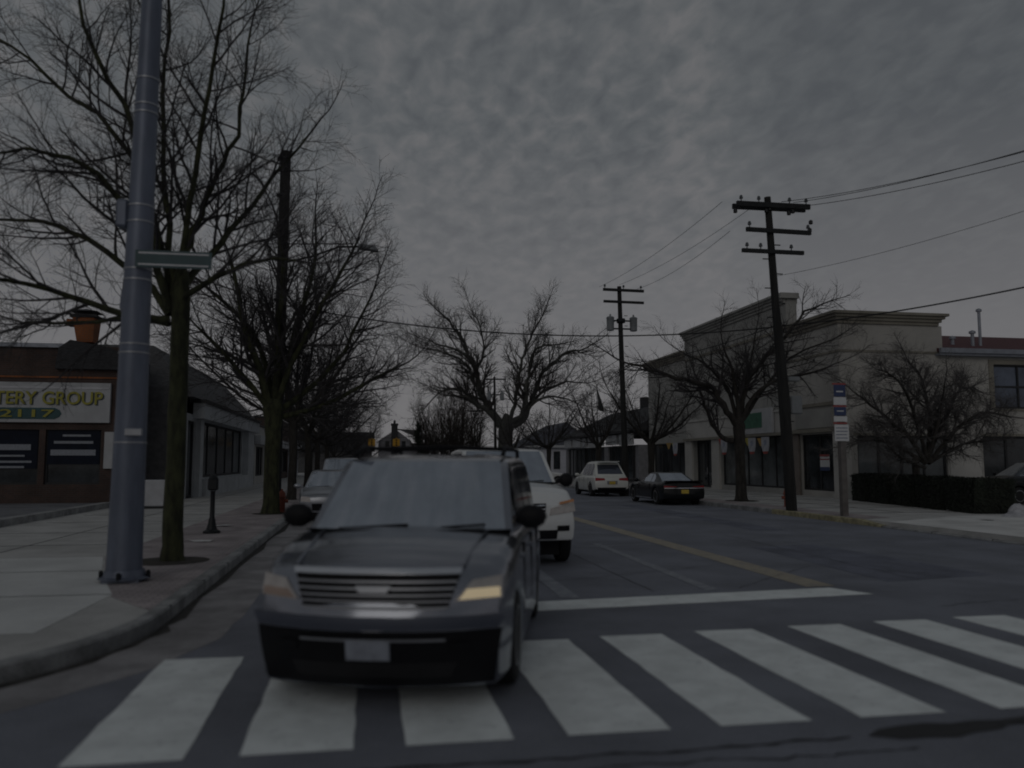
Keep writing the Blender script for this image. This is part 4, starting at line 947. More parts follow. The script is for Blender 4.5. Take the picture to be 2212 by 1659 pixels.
# --- the tall white SUV following it
wv = dict(L=5.1, W=2.0, H=2.05, sill=.46, wheel=.40, rear_axle=-1.5, front_axle=1.55, paint='paint_white', shoulder=.07, crown=.06, taper_f=.08, bow=(.20, .06),
          deck=[(-2.55, 1.1), (-2.3, 1.22), (.9, 1.34), (1.2, 1.34), (1.8, 1.28), (2.3, 1.20), (2.48, 1.12), (2.55, 1.0)],
          nose=[(.3, .12), (.5, .02), (.75, 0), (1.0, .04), (1.2, .14)],
          cabin=dict(x=(-2.45, -2.2, .45, 1.25), w=(.91, .78), z=(1.31, 2.0), bow=.12, side=((.04, .30), (.335, .62), (.655, .97))))
c = vehicle('tall white SUV following the dark graphite SUV', 'SUV', (2.66, 16.15, 0), -R(91), wv, name='driving_car')
F = c['face']; rt = c['root']
g = F('grille', [((.40, .86), (-.40, .86), (-.42, 1.06), (.42, 1.06))], 'black_plastic', True, .008)
for z in (.91, .97, 1.03): F('slat', [((.40, z-.012), (-.40, z-.012), (-.40, z+.01), (.40, z+.01))], 'chrome', True, .02, .02, g)
for s in (1, -1):
    hb = F('headlight', [((.95, .92), (.47, .86), (.5, .98), (.93, 1.08))] if s > 0 else [((-.47, .86), (-.95, .92), (-.93, 1.08), (-.5, .98))], 'lens_clear', True, .012)
    F('turn_signal', [((.94, 1.085), (.66, 1.04), (.66, 1.075), (.93, 1.125))] if s > 0 else [((-.66, 1.04), (-.94, 1.085), (-.93, 1.125), (-.66, 1.075))], 'lens_amber', True, .016, .01, hb)
    F('fog_lamp', [((s*.72+.11, .60), (s*.72-.11, .60), (s*.72-.11, .69), (s*.72+.11, .69))], 'black_plastic', True, .012, .01, None, 4)
F('bumper_cover', [((.6, .47), (-.6, .47), (-.62, .62), (.62, .62))], 'black_plastic', True, .01)
plate(c, .68, 'plate_white', True)
for s in (1, -1): c['mirror'](1.0, 1.42, 'black_plastic', s, (.08, .13, .13))
wipers(c, c['scr']); c['seams']((.95, -.15, -1.2), .55, 1.25, 1.15)
mb = MB(); mb.add([(1.22-.12*(q*q), q*.9, 1.345) for q in (-1, -.5, 0, .5, 1)] + [(1.36-.12*(q*q), q*.92, 1.385) for q in (-1, -.5, 0, .5, 1)], [(k, k+1, k+6, k+5) for k in range(4)]); mb.build('cowl', 'black_plastic', rt)

# --- silver hatchback parked at the left kerb
sh = dict(L=4.3, W=1.78, H=1.52, sill=.24, wheel=.31, rear_axle=-1.3, front_axle=1.32, paint='paint_silver', deck=[(-2.15, .85), (-1.9, .95), (.7, .96), (1.1, .95), (1.7, .86), (2.05, .76), (2.15, .66)],
          cabin=dict(x=(-2.0, -1.4, .05, 1.15), w=(.78, .60), z=(.92, 1.47), bow=.14, side=((.06, .32), (.355, .62), (.655, .95))))
def dress_front(c, zl, zh, w, gz, lens='lens_clear'):
    F = c['face']
    for s in (1, -1): F('headlight', [((w, zl+.02), (w*.62, zl), (w*.66, zh-.02), (w*.97, zh))] if s > 0 else [((-w*.62, zl), (-w, zl+.02), (-w*.97, zh), (-w*.66, zh-.02))], lens, True, .012)
    F('grille', [((w*.55, gz[0]), (-w*.55, gz[0]), (-w*.58, gz[1]), (w*.58, gz[1]))], 'black_plastic', True, .008)
def dress_rear(c, zl, zh, w, inner=.55):
    F = c['face']
    for s in (1, -1): F('tail_light', [((-w, zl), (-w*inner, zl+.03), (-w*inner*1.08, zh-.03), (-w*.98, zh))] if s < 0 else [((w*inner, zl+.03), (w, zl), (w*.98, zh), (w*inner*1.08, zh-.03))], 'lens_red', False, .014)
c = vehicle('silver parked hatchback with a reflecting windscreen, behind the dark graphite SUV', 'car', (-1.02, 27.9, 0), -R(90), sh, 'cars parked along the kerbs')
dress_front(c, .55, .72, .8, (.3, .5)); plate(c, .42, 'plate_white', True); wipers(c, c['scr']); dress_rear(c, .6, .9, .8)
for s in (1, -1): c['mirror'](.75, 1.0, 'paint_silver', s)
c['seams']((.75, -.2, -1.05), .35, .88, .8)
# --- pale van parked beyond it
pvn = dict(L=5.0, W=1.95, H=1.98, sill=.3, wheel=.34, rear_axle=-1.5, front_axle=1.6, paint='paint_silver', deck=[(-2.5, 1.05), (-2.3, 1.15), (1.0, 1.2), (1.5, 1.15), (2.2, 1.0), (2.42, .9), (2.5, .75)],
           cabin=dict(x=(-2.42, -2.3, .9, 1.75), w=(.92, .8), z=(1.15, 1.93), bow=.15, side=((.04, .34), (.37, .66), (.70, .97))))
c = vehicle('pale silver van parked beyond the silver hatchback', 'van', (-1.0, 42.3, 0), -R(90), pvn, 'cars parked along the kerbs', 'parked_van')
dress_front(c, .62, .86, .88, (.5, .75)); plate(c, .45, 'plate_white', True); dress_rear(c, .8, 1.2, .9)
# --- white SUV parked at the right kerb, seen from behind
ws = dict(L=4.6, W=1.86, H=1.74, sill=.3, wheel=.35, rear_axle=-1.35, front_axle=1.35, paint='paint_pearl', deck=[(-2.3, .92), (-2.1, 1.02), (-1.7, 1.06), (.7, 1.02), (1.1, 1.0), (1.7, .93), (2.1, .84), (2.3, .7)], lift_r=.14,
          tail=[(.2, .16), (.5, .0), (.75, .0), (1.0, .10), (1.2, .2)],
          cabin=dict(x=(-2.16, -1.42, .10, 1.25), w=(.82, .63), z=(1.02, 1.76), bow=.13, rbow=.12, rw=(.16, .80), side=((.08, .30), (.335, .60), (.635, .95))))
c = vehicle('white SUV parked at the right kerb, its tail towards us', 'SUV', (12.45, 42.9, 0), R(90), ws, 'cars parked along the kerbs')
dress_rear(c, .80, .96, .86, .42); plate(c, .70, 'plate_yellow', False); dress_front(c, .6, .8, .85, (.4, .6))
F = c['face']; F('bumper_cover', [((-.7, .34), (.7, .34), (.76, .46), (-.76, .46))], 'black_plastic', False, .012)
F('plate_recess', [((-.26, .62), (.26, .62), (.28, .80), (-.28, .80))], 'siding_grey', False, .01)
MB().bevbox(-1.80, -1.35, -.55, .55, 1.755, 1.79, .015).build('spoiler', 'paint_pearl', c['root'])
for s in (1, -1): c['mirror'](.78, 1.08, 'paint_pearl', s)
c['seams']((.78, -.2, -1.02), .42, .95, .86)
# --- black coupe parked at the right kerb
bc = dict(L=4.8, W=1.86, H=1.36, sill=.2, wheel=.35, rear_axle=-1.42, front_axle=1.42, paint='paint_black', deck=[(-2.38, .86), (-2.2, .94), (-1.6, .95), (-.6, .92), (.6, .92), (1.2, .9), (1.9, .83), (2.25, .72), (2.38, .6)], shoulder=.06, spokes=10, rim='chrome', lift_r=.12,
          cabin=dict(x=(-1.75, -.75, .0, .95), w=(.80, .60), z=(.90, 1.31), bow=.14, rbow=.10, rw=(.10, .92), side=((.10, .36), (.40, .93))), glass='car_glass', side_glass='car_glass', rear_glass='car_glass')
c = vehicle('black coupe with a yellow rear plate parked at the right kerb', 'car', (12.82, 34.3, 0), R(90), bc, 'cars parked along the kerbs')
F = c['face']; dress_rear(c, .72, .80, .86, .38); plate(c, .56, 'plate_yellow', False); dress_front(c, .55, .66, .85, (.3, .5))
F('tail_trim', [((-.84, .69), (.84, .69), (.84, .71), (-.84, .71))], 'chrome', False, .016)
MB().add([(-2.33, -.8, .955), (-2.1, -.8, .965), (-2.1, .8, .965), (-2.33, .8, .955), (-2.36, -.8, 1.0), (-2.15, -.8, .985), (-2.15, .8, .985), (-2.36, .8, 1.0)], [(0, 3, 2, 1), (4, 5, 6, 7), (0, 1, 5, 4), (1, 2, 6, 5), (2, 3, 7, 6), (3, 0, 4, 7)]).build('spoiler', 'paint_black', c['root'])
for s in (1, -1):
    c['mirror'](.62, .98, 'paint_black', s); MB().box(-1.0, 1.0, min(s*.925, s*.945), max(s*.925, s*.945), .24, .27).build('sill_trim', 'chrome', c['root'])
c['seams']((.6, -.75), .3, .86, .78)
# --- white sedan crossing far off, and the black car in the lot
wsd = dict(L=4.6, W=1.8, H=1.5, sill=.25, wheel=.33, rear_axle=-1.35, front_axle=1.35, paint='paint_white', deck=[(-2.3, .9), (-2.1, .99), (-1.3, 1.0), (.7, .98), (1.2, .95), (1.9, .85), (2.2, .74), (2.3, .62)],
           cabin=dict(x=(-1.75, -.9, .15, 1.1), w=(.78, .6), z=(.95, 1.45), bow=.12, side=((.10, .46), (.50, .93))))
c = vehicle('white sedan crossing far behind the tall white SUV, seen from its side', 'car', (13.25, 62.5, 0), R(2), wsd, name='driving_car')
dress_front(c, .6, .76, .8, (.35, .55)); dress_rear(c, .65, .85, .8); c['seams']((.8, -.25, -1.1), .4, .9, .8)
for s in (1, -1): c['mirror'](.7, 1.0, 'paint_white', s)
bcr = dict(wsd); bcr.update(paint='paint_black', L=4.8, H=1.6, deck=[(-2.4, .98), (-2.1, 1.06), (.7, 1.06), (1.2, 1.04), (1.9, .96), (2.25, .84), (2.4, .7)], cabin=dict(x=(-1.9, -1.2, .15, 1.15), w=(.80, .62), z=(1.03, 1.60), bow=.12, side=((.08, .46), (.50, .93))))
c = vehicle('black car in the lot behind the hedge, cut by the frame', 'car', (25.6, 28.3, .15), R(180), bcr)
dress_front(c, .68, .84, .82, (.4, .62)); dress_rear(c, .7, .95, .82); c['seams']((.8, -.25, -1.1), .42, .98, .88)
for s in (1, -1): c['mirror'](.75, 1.12, 'paint_black', s)

# ------------------------------------------------------------------ buildings
def building(name, label, loc, cat='building', group=None): return thing(name, label, cat, loc, 0, group)
# tan two storey corner building on the right: facade on x = 21 facing the street, side wall on y = 33.8 facing us
XB, YB = 21.0, 33.8
tb = building('tan_building', 'tan stucco corner building with a tall cornice and a maroon roofed wing', (XB, YB, .15))
def bw_(name, m, mb, parent=None, **k): return mb.build(name, m, parent or tb, world=parent is None, **k)
wall = MB()
# the side wall, built round its openings
X2, X3 = 25.95, 44.0
def wall_y(mb, y0, y1, x0, x1, z0, z1, holes):
    xs_ = sorted({x0, x1, *[h[0] for h in holes], *[h[1] for h in holes]})
    for a, b in zip(xs_, xs_[1:]):
        hs = sorted((h[2], h[3]) for h in holes if h[0] <= a and h[1] >= b); z = z0
        for lo, hi in hs:
            if lo > z: mb.box(a, b, y0, y1, z, lo)
            z = hi
        if z < z1: mb.box(a, b, y0, y1, z, z1)
def wall_x(mb, x0, x1, y0, y1, z0, z1, holes):
    ys_ = sorted({y0, y1, *[h[0] for h in holes], *[h[1] for h in holes]})
    for a, b in zip(ys_, ys_[1:]):
        hs = sorted((h[2], h[3]) for h in holes if h[0] <= a and h[1] >= b); z = z0
        for lo, hi in hs:
            if lo > z: mb.box(x0, x1, a, b, z, lo)
            z = hi
        if z < z1: mb.box(x0, x1, a, b, z, z1)
side_holes = [(21.75, 26.25, .45, 2.93), (28.1, 32.0, .2, 2.93), (28.85, 31.6, 4.22, 6.28)]
wall_y(wall, YB, YB+.3, XB, X2, .1, 8.0, side_holes[:1]); wall_y(wall, YB+.003, YB+.3, X2, X3, .1, 6.62, side_holes)
hf = [(34.3, 37.3, .42, 3.05), (38.5, 46.4, .42, 3.10), (47.55, 50.5, .2, 3.1), (51.8, 58.2, .5, 3.05)]
wall_x(wall, XB, XB+.3, YB+.3, 38.45, .1, 8.0, hf[:1]); 
bw_('wall', 'stucco', wall)
wall = MB(); wall_x(wall, XB-.05, XB+.3, 38.45, 51.6, .1, 9.75, hf[1:3]); wall.box(XB-.05, XB+.55, 38.3, 38.449, 8.0, 9.75).box(XB-.05, XB+8, 51.601, 51.75, 7, 9.75)
bw_('tall_wall', 'stucco_grey', wall)
wall = MB(); wall_x(wall, XB+.04, XB+.3, 51.75, 59.0, .1, 8.6, hf[3:]); wall.box(XB+.04, XB+9, 59.0, 59.2, .1, 8.6); bw_('lower_wall', 'stucco_grey', wall)
core = MB(); core.box(XB+.6, X3, YB+.9, 59, .1, 6.4); bw_('interior', 'opening_dark', core)
rf = MB(); rf.box(XB+.3, X2, YB+.3, 38.3, 7.8, 7.95).box(XB+.3, XB+8, 38.45, 51.6, 7.6, 7.7).box(XB+.3, XB+9, 51.75, 59, 8.4, 8.5).box(X2-.25, X2, YB+.3, 38.3, 6.4, 8.0); bw_('flat_roof', 'shingle_grey', rf)
# cornices: a stepped cove, butted at the corner
co = MB()
def cornice_y(x0, x1, y, z): # runs along x, projects towards us
    for k, (p, a, b) in enumerate(((.10, 0, .14), (.19, .141, .28), (.30, .281, .40), (.42, .401, .52))): co.box(x0-p, x1+p, y-p, y+.02, z+a, z+b)
def cornice_x(x, y0, y1, z, pl=0.):
    for k, (p, a, b) in enumerate(((.10, 0, .14), (.19, .141, .28), (.30, .281, .40), (.42, .401, .52))): co.box(x-p, x+.02, y0, y1, z+a, z+b)
cornice_y(XB, X2, YB, 8.0); cornice_x(XB, YB+.021, 38.2, 8.0); bw_('cornice', 'stucco_band', co)
co = MB(); cornice_x(XB-.05, 38.3, 51.75, 9.75); co.box(XB-.40, XB+.6, 38.1, 38.299, 10.0, 10.27).box(XB-.0, XB+.6, 38.3, 51.75, 9.751, 10.26); bw_('tall_cornice', 'stucco_grey', co)
co = MB(); cornice_x(XB+.04, 51.76, 59.3, 8.6); bw_('lower_cornice', 'stucco_band', co)
bd = MB(); bd.box(XB-.05, X2+.03, YB-.05, YB-.001, 6.70, 6.80).box(XB-.05, XB-.001, YB, 38.4, 6.70, 6.80).box(XB-.11, XB-.051, 38.45, 51.6, 8.35, 8.5).box(XB-.10, XB-.001, YB+.2, 38.4, 4.35, 4.5); bw_('band', 'stucco_band', bd)
# maroon roofed wing
rr = MB(); rr.add([(X2+.003, YB-.35, 6.88), (X3, YB-.35, 6.88), (X3, YB+4.6, 8.35), (X2+.003, YB+4.6, 8.35), (X2+.003, YB-.35, 6.78), (X3, YB-.35, 6.78), (X3, YB+4.6, 6.78), (X2+.003, YB+4.6, 6.78)], [(0, 1, 2, 3), (7, 6, 5, 4), (0, 4, 5, 1), (1, 5, 6, 2), (2, 6, 7, 3), (3, 7, 4, 0)])
ro = bw_('maroon_roof', 'roof_red', rr)
gt = MB(); gt.prism_x([(YB-.52, 6.93), (YB-.5, 6.72), (YB-.353, 6.70), (YB-.353, 6.93)], X2-.15, X3).box(X2-.1, X3, YB-.35, YB-.01, 6.62, 6.70); bw_('gutter', 'flashing', gt)
vp = MB()
for (x, y, z0, z1, r) in ((29.25, 35.0, 7.0, 9.1, .07), (28.75, 34.9, 7.0, 8.0, .08), (27.9, 35.2, 7.1, 7.75, .08)): vp.lathe([(r*2.2, z0), (r*1.2, z0+.3), (r, z0+.31), (r, z1-.1), (r*1.9, z1-.1), (r*1.9, z1), (.02, z1+.06)], 12, (x, y, 0))
v_ = vp.build('vent_pipe', 'flashing', ro, smooth=True)
def window(parent, x0, x1, y, z0, z1, cols, rows, glass='window_glass', frame='dark_frame', fw=.06, depth=.16, axis='y', name='window', wld=False):
    """a framed window set back in its opening; axis 'y' faces -y, axis 'x' faces -x, axis 'X' faces +x"""
    f = MB(); g = MB()
    def bx(mb, a, b, d0, d1, c, d):
        if axis == 'y': mb.box(a, b, y+d0, y+d1, c, d)
        elif axis == 'x': mb.box(y+d0, y+d1, a, b, c, d)
        else: mb.box(y-d1, y-d0, a, b, c, d)
    d0, d1 = depth-.05, depth+.05
    bx(f, x0, x1, d0, d1, z0, z0+fw); bx(f, x0, x1, d0, d1, z1-fw, z1); bx(f, x0, x0+fw, d0, d1, z0+fw, z1-fw); bx(f, x1-fw, x1, d0, d1, z0+fw, z1-fw)
    for k in range(1, cols): c = x0+(x1-x0)*k/cols; bx(f, c-fw/2, c+fw/2, d0+.003, d1, z0+fw, z1-fw)
    for k in range(1, rows): c = z0+(z1-z0)*k/rows; bx(f, x0+fw, x1-fw, d0+.006, d1, c-fw/2, c+fw/2)
    bx(g, x0+fw*.5, x1-fw*.5, depth, depth+.03, z0+fw*.5, z1-fw*.5)
    o = f.build(name, frame, parent, world=True); g.build('pane', glass, o)
    return o
window(tb, 28.85, 31.6, YB, 4.22, 6.28, 2, 2, 'window_glass_blue', fw=.09)
window(tb, 21.75, 26.25, YB, .45, 2.93, 4, 1, 'window_glass_pale', fw=.11, name='ground_floor_window'); window(tb, 28.1, 32.0, YB, .2, 2.93, 3, 1, fw=.11, name='ground_floor_window')
sl = MB(); sl.box(28.75, 31.7, YB-.06, YB+.02, 4.12, 4.21).box(21.6, 26.4, YB-.05, YB+.02, 2.935, 3.05).box(28.0, 32.1, YB-.05, YB+.02, 2.935, 3.05); bw_('sill', 'stucco_band', sl)
fr = MB(); fr.box(28.6, 28.84, YB-.04, YB+.01, 4.22, 6.5).box(28.84, 31.65, YB-.04, YB+.01, 6.29, 6.5); bw_('window_surround', 'stucco_band', fr)
lpn = MB(); lpn.box(26.35, 27.95, YB-.03, YB-.002, .3, 2.6); bw_('pale_panel', 'stucco_light', lpn)
# piers and shop windows on the street side
for (a, b, x0, m) in ((33.0, 33.79, XB-.45, 'stucco_light'), (37.35, 38.4, XB-.12, 'pier_brown'), (46.42, 47.5, XB-.18, 'stucco_light'), (50.55, 51.7, XB-.18, 'stucco_light')):
    p = MB(); p.box(x0, XB-.051 if m != 'stucco_light' else XB-.052, a, b, .1, 3.1).box(x0-.04, XB-.052, a-.04, b+.04, .1, .35); bw_('pier', m, p)
window(tb, 34.3, 37.3, XB, .42, 3.05, 2, 1, axis='x', name='shop_window', fw=.09); window(tb, 38.5, 46.4, XB, .42, 3.1, 5, 1, 'window_glass_pale', axis='x', name='shop_window', fw=.09)
window(tb, 51.8, 58.2, XB, .5, 3.05, 4, 1, axis='x', name='shop_window', fw=.09)
d = window(tb, 47.55, 50.5, XB, .2, 3.1, 2, 1, axis='x', name='door', fw=.12, depth=.25)
MB().tube([(XB+.15, 48.9, 1.0), (XB+.15, 48.9, 1.4)], .02, 6).build('handle', 'steel_band', d)
fb = MB(); fb.box(XB-.30, XB-.001, 33.85, 38.42, 3.12, 3.3).box(XB-.34, XB-.051, 38.5, 51.6, 3.1, 3.24); bw_('shop_cornice', 'stucco_band', fb)
sb = MB(); sb.box(XB-.10, XB-.002, 34.4, 37.6, 3.34, 4.2); bw_('sign_panel', 'stucco_grey', sb)
pe = MB(); pe.box(XB-.14, XB-.052, 38.6, 51.5, 3.26, 4.3).box(XB-.22, XB-.052, 38.6, 51.5, 4.3, 4.42); bw_('fascia', 'stucco_light', pe)
gs = thing('shop_sign', 'green shop sign in a white frame over the tan building shop window', 'sign', (XB-.2, 41.7, 3.95))
MB().box(-.10, .04, -2.1, 2.1, -.70, .62).build('frame', 'shop_white', gs, bevel=.02); MB().box(-.13, -.095, -1.0, 1.1, -.38, .42).build('panel', 'panel_green', gs)
pt = MB(); pt.box(XB+.09, XB+.1, 35.0, 35.8, 1.4, 2.1); bw_('poster', 'sign_white', pt)
pt = MB(); pt.box(XB+.08, XB+.088, 35.0, 35.8, 2.0, 2.1).box(XB+.08, XB+.088, 35.0, 35.8, 1.85, 1.9); bw_('poster', 'sign_red', pt)
pt = MB(); pt.box(XB+.08, XB+.088, 35.0, 35.8, 1.35, 1.52); bw_('poster', 'sign_blue', pt)
# pennants and round medallion flags hung along the shop fronts
bn = 0
def pennant(y, z, m, lab): 
    o = MB().prism_x([(y-.45, z), (y+.45, z), (y+.1, z-.42), (y-.1, z-.42)], XB-.42, XB-.405).build('pennant', m)
    tag(o, lab, 'pennant', 'pennants hung along the shop fronts')
for y, z, m, lab in ((42.1, 3.05, 'flag_yellow', 'yellow cloth pennant under the green shop sign'), (40.6, 3.0, 'flag_orange', 'orange yellow pennant nearest the crossarm pole'), (45.5, 3.1, 'flag_red', 'red pennant beside the wide bare tree'), (53.0, 3.05, 'flag_yellow', 'yellow pennant above the black coupe'), (54.0, 3.05, 'flag_orange', 'orange pennant above the black coupe')): pennant(y, z, m, lab)
for y, lab in ((41.5, 'white shield flag with a red hem, left of two under the green sign'), (40.0, 'white shield flag with a red hem, right of two under the green sign'), (45.0, 'small white shield flag half hidden by the wide bare tree'), (52.6, 'white shield flag with a red hem above the black coupe')):
    t = thing('shield_flag', lab, 'flag', (XB-.5, y, 2.62), group='shield flags hung along the shop fronts')
    MB().prism_x([(-.42, .42), (.42, .42), (.42, -.05), (.3, -.32), (-.3, -.32), (-.42, -.05)], 0, .015).build('cloth', 'flag_cloth', t)
    MB().prism_x([(-.3, -.32), (.3, -.32), (.2, -.45), (-.2, -.45)], 0, .015).build('hem', 'flag_red', t); MB().prism_x([(.17*math.cos(R(a)), .12+.15*math.sin(R(a))) for a in range(0, 360, 30)], -.006, -.001).build('emblem', 'flag_emblem', t)
# low row of shops with dark hipped roofs beyond
ls = building('shop_row', 'low shop row with dark shingle roofs and white fascia signs, beyond the tan building', (20.0, 59.5, .15))
def pls(n, m, mb, **k): return mb.build(n, m, ls, world=True, **k)
pls('wall', 'siding_grey', MB().box(20.35, 30, 59.6, 81.0, .1, 3.05).box(20.05, 20.34, 66.5, 67.6, .1, 3.0).box(20.05, 20.34, 80.2, 81.0, .1, 3.0))
rfm = MB(); rfm.add([(19.5, 59.35, 4.1), (19.5, 81.3, 4.1), (31, 81.3, 4.1), (31, 59.35, 4.1), (24, 59.35, 6.45), (24, 78.5, 6.45)], [(0, 4, 5, 1), (1, 5, 2), (2, 5, 4, 3), (3, 4, 0), (0, 1, 2, 3)]); pls('roof', 'shingle_dark', rfm)
pls('eave', 'dark_frame', MB().box(19.45, 19.6, 59.3, 81.35, 3.95, 4.12))
for i, (a, b, z0) in enumerate(((59.6, 62.6, 3.05), (63.2, 66.2, 3.12), (67.4, 71.6, 3.1), (72.6, 73.8, 3.1), (74.4, 77.2, 3.1), (77.9, 80.6, 3.1))):
    pls('fascia_sign', 'shop_white', MB().bevbox(19.75, 20.0, a, b, z0, 3.9, .03))
for a, b in ((60.4, 66.4), (67.7, 73.6), (74.2, 80.1)): window(ls, a, b, 20.05, .35, 3.0, 4, 1, axis='x', name='shop_window', fw=.09)
pls('chimney', 'shingle_dark', MB().box(24.0, 24.8, 69, 69.8, 6.2, 7.4))
fp = thing('flagpole', 'thin flagpole with a furled dark flag by the low shop row', 'flagpole', (19.0, 66.0, .15))
MB().tube([(0, 0, 0), (0, 0, 7.9)], [.05, .03], 8).lathe([(.05, 7.9), (.07, 7.96), (.02, 8.04)], 8).build('pole', 'black_metal', fp); MB().add([(.03, -.02, 7.5), (.5, -.1, 6.2), (.62, .1, 5.7), (.08, .05, 5.9), (.1, .12, 6.9)], [(0, 1, 2, 3, 4)]).tube([(.05, 0, 7.5), (.25, .05, 6.6), (.35, 0, 5.8)], [.03, .16, .1], 7).build('flag', 'dark_frame', fp)
# white house with a blue grey roof
wh = building('white_house', 'white house with a blue grey roof at the far end of the right row', (18.2, 88.0, .0))
def pwh(n, m, mb, **k): return mb.build(n, m, wh, world=True, **k)
pwh('wall', 'siding_white', MB().box(17.6, 24.5, 88, 98, 0, 3.5)); r_ = MB(); r_.prism_y([(16.9, 3.35), (17.0, 3.55), (21.8, 6.1), (25.0, 3.55), (25.1, 3.35)], 87.6, 98.4); pwh('roof', 'shingle_blue', r_)
pwh('eave', 'shop_white', MB().box(17.0, 25.0, 87.5, 87.599, 3.3, 3.55))
for x in (18.4, 20.4, 22.2): window(wh, x, x+.7, 88.0, 1.0, 2.9, 1, 2, depth=-.03, fw=.07)
gh = building('grey_house', 'grey roofed house half hidden behind the bare trees by the white house', (21.5, 104, 0))
gh_w = MB().box(19.5, 27, 104, 112, 0, 3.4).build('wall', 'siding_grey', gh, world=True); MB().prism_y([(19.0, 3.2), (23.2, 5.6), (27.5, 3.2)], 103.6, 112.4).build('roof', 'shingle_grey', gh, world=True)
for x in (20.4, 22.6, 24.8): window(gh, x, x+.9, 104.0, 1.0, 2.5, 1, 2, depth=-.03, fw=.07)
# house with two chimneys closing the street
ch = building('chimney_house', 'grey house with two chimneys closing the far end of the street', (5, 126, 0))
def pch(n, m, mb, **k): return mb.build(n, m, ch, world=True, **k)
pch('wall', 'siding_grey', MB().prism_y([(2.4, 0), (7.2, 0), (7.2, 4.9), (4.9, 6.6), (2.4, 4.9)], 126, 132).box(7.2, 11.5, 127, 133, 0, 4.4))
pch('roof', 'shingle_grey', MB().add([(4.9, 125.7, 6.75), (2.1, 125.7, 4.75), (2.1, 132.3, 4.75), (4.9, 132.3, 6.75), (10.2, 126.6, 4.6), (8.6, 129.5, 6.6), (11.8, 129.5, 4.4)], [(0, 1, 2, 3), (0, 4, 5), (0, 5, 3), (4, 6, 5)]).box(7, 12, 126.6, 133.3, 4.4, 4.6))
pch('chimney', 'shingle_dark', MB().box(4.2, 5.1, 125.4, 125.99, 0, 7.2).box(4.1, 5.2, 125.3, 126.1, 7.2, 7.5).lathe([(.18, 7.5), (.14, 8.0)], 8, (4.65, 125.7, 0))); pch('chimney', 'shingle_dark', MB().box(8.2, 9.0, 129.2, 129.8, 5.8, 7.3).box(8.1, 9.1, 129.1, 129.9, 7.3, 7.5))
for x in (3.3, 5.75): window(ch, x, x+.6, 126.0, 4.0, 4.9, 1, 1, depth=-.03, fw=.06)
dh = building('dark_house', 'dark house behind the small far trees at the street end', (-6, 128, 0))
MB().box(-14, 1.4, 128, 136, 0, 3.6).build('wall', 'siding_dark', dh, world=True); MB().prism_x([(127.4, 3.4), (132, 6.4), (136.6, 3.4)], -14.5, 1.8).build('roof', 'shingle_dark', dh, world=True)
for x in (-8.5, -5.2, -2.0): window(dh, x, x+1.0, 128.0, 1.0, 2.6, 1, 2, depth=-.03, fw=.07)
# traffic signals hung over the far crossing
sw_ = wire('span wire carrying the two yellow traffic signals', [(-3.2, 110, 5.6), (1.2, 110, 5.0), (4.35, 110, 4.95), (15.5, 110, 5.8)], .03, name='span_wire')
for x, lab in ((1.15, 'yellow traffic signal hung over the street, the one by the trees'), (4.33, 'yellow traffic signal hung over the street, the one before the chimney house')):
    t = thing('traffic_signal', lab, 'traffic signal', (x, 110, 4.3), group='hanging traffic signals')
    MB().bevbox(-.2, .2, -.2, .2, -.55, .5, .04).tube([(0, 0, .5), (0, 0, .72)], .03, 6).build('housing', 'signal_yellow', t)
    for s in (1, -1): MB().bevbox(min(s*.2, s*.45), max(s*.2, s*.45), -.17, .17, -.5, .45, .03).build('side_housing', 'signal_yellow', t)
    for z in (-.35, -.02, .3): MB().lathe([(.12, -.21), (.12, -.2)], 10, (0, 0, z), 'y').build('lens', 'opening_dark', t)
# brick building on the left with the shop sign
bb = building('brick_building', 'dark brick shop building with a white and yellow sign board', (-15, 34.2, .15))
def pbb(n, m, mb, **k): return mb.build(n, m, bb, world=True, **k)
wl_ = MB(); wall_y(wl_, 34.2, 34.5, -30, -9.35, .1, 6.2, [(-13.9, -12.1, .9, 2.98), (-11.88, -9.9, .9, 2.98)]); wl_.box(-9.65, -9.35, 34.5, 37.8, .1, 5.9); pbb('wall', 'red_brick', wl_)
pbb('interior', 'opening_dark', MB().box(-29, -9.7, 34.7, 44, .1, 5.9))
pbb('parapet_cap', 'flashing', MB().box(-30, -11.3, 34.1, 34.55, 6.201, 6.27).box(-30, -11.3, 34.05, 34.1, 6.12, 6.27))
pbb('brick_course', 'chimney_brick', MB().box(-30, -9.4, 34.16, 34.199, 4.95, 5.02))
gb = MB(); gb.prism_y([(-11.6, 5.3), (-9.15, 5.3), (-9.15, 5.95), (-9.9, 6.2), (-11.1, 6.42), (-11.5, 6.1)], 33.95, 38); pbb('dark_gable', 'shingle_dark', gb)
pbb('flat_roof', 'shingle_dark', MB().box(-29, -9.7, 34.56, 44, 5.95, 6.05))
cm = MB(); cm.add([(-11.0, 34.35, 6.4), (-10.42, 34.35, 6.4), (-10.42, 35.0, 6.4), (-11.0, 35.0, 6.4), (-11.16, 34.25, 7.35), (-10.36, 34.25, 7.35), (-10.36, 35.1, 7.35), (-11.16, 35.1, 7.35)], [(0, 3, 2, 1), (4, 5, 6, 7), (0, 1, 5, 4), (1, 2, 6, 5), (2, 3, 7, 6), (3, 0, 4, 7)]).box(-11.42, -11.12, 34.4, 34.9, 7.05, 7.3)
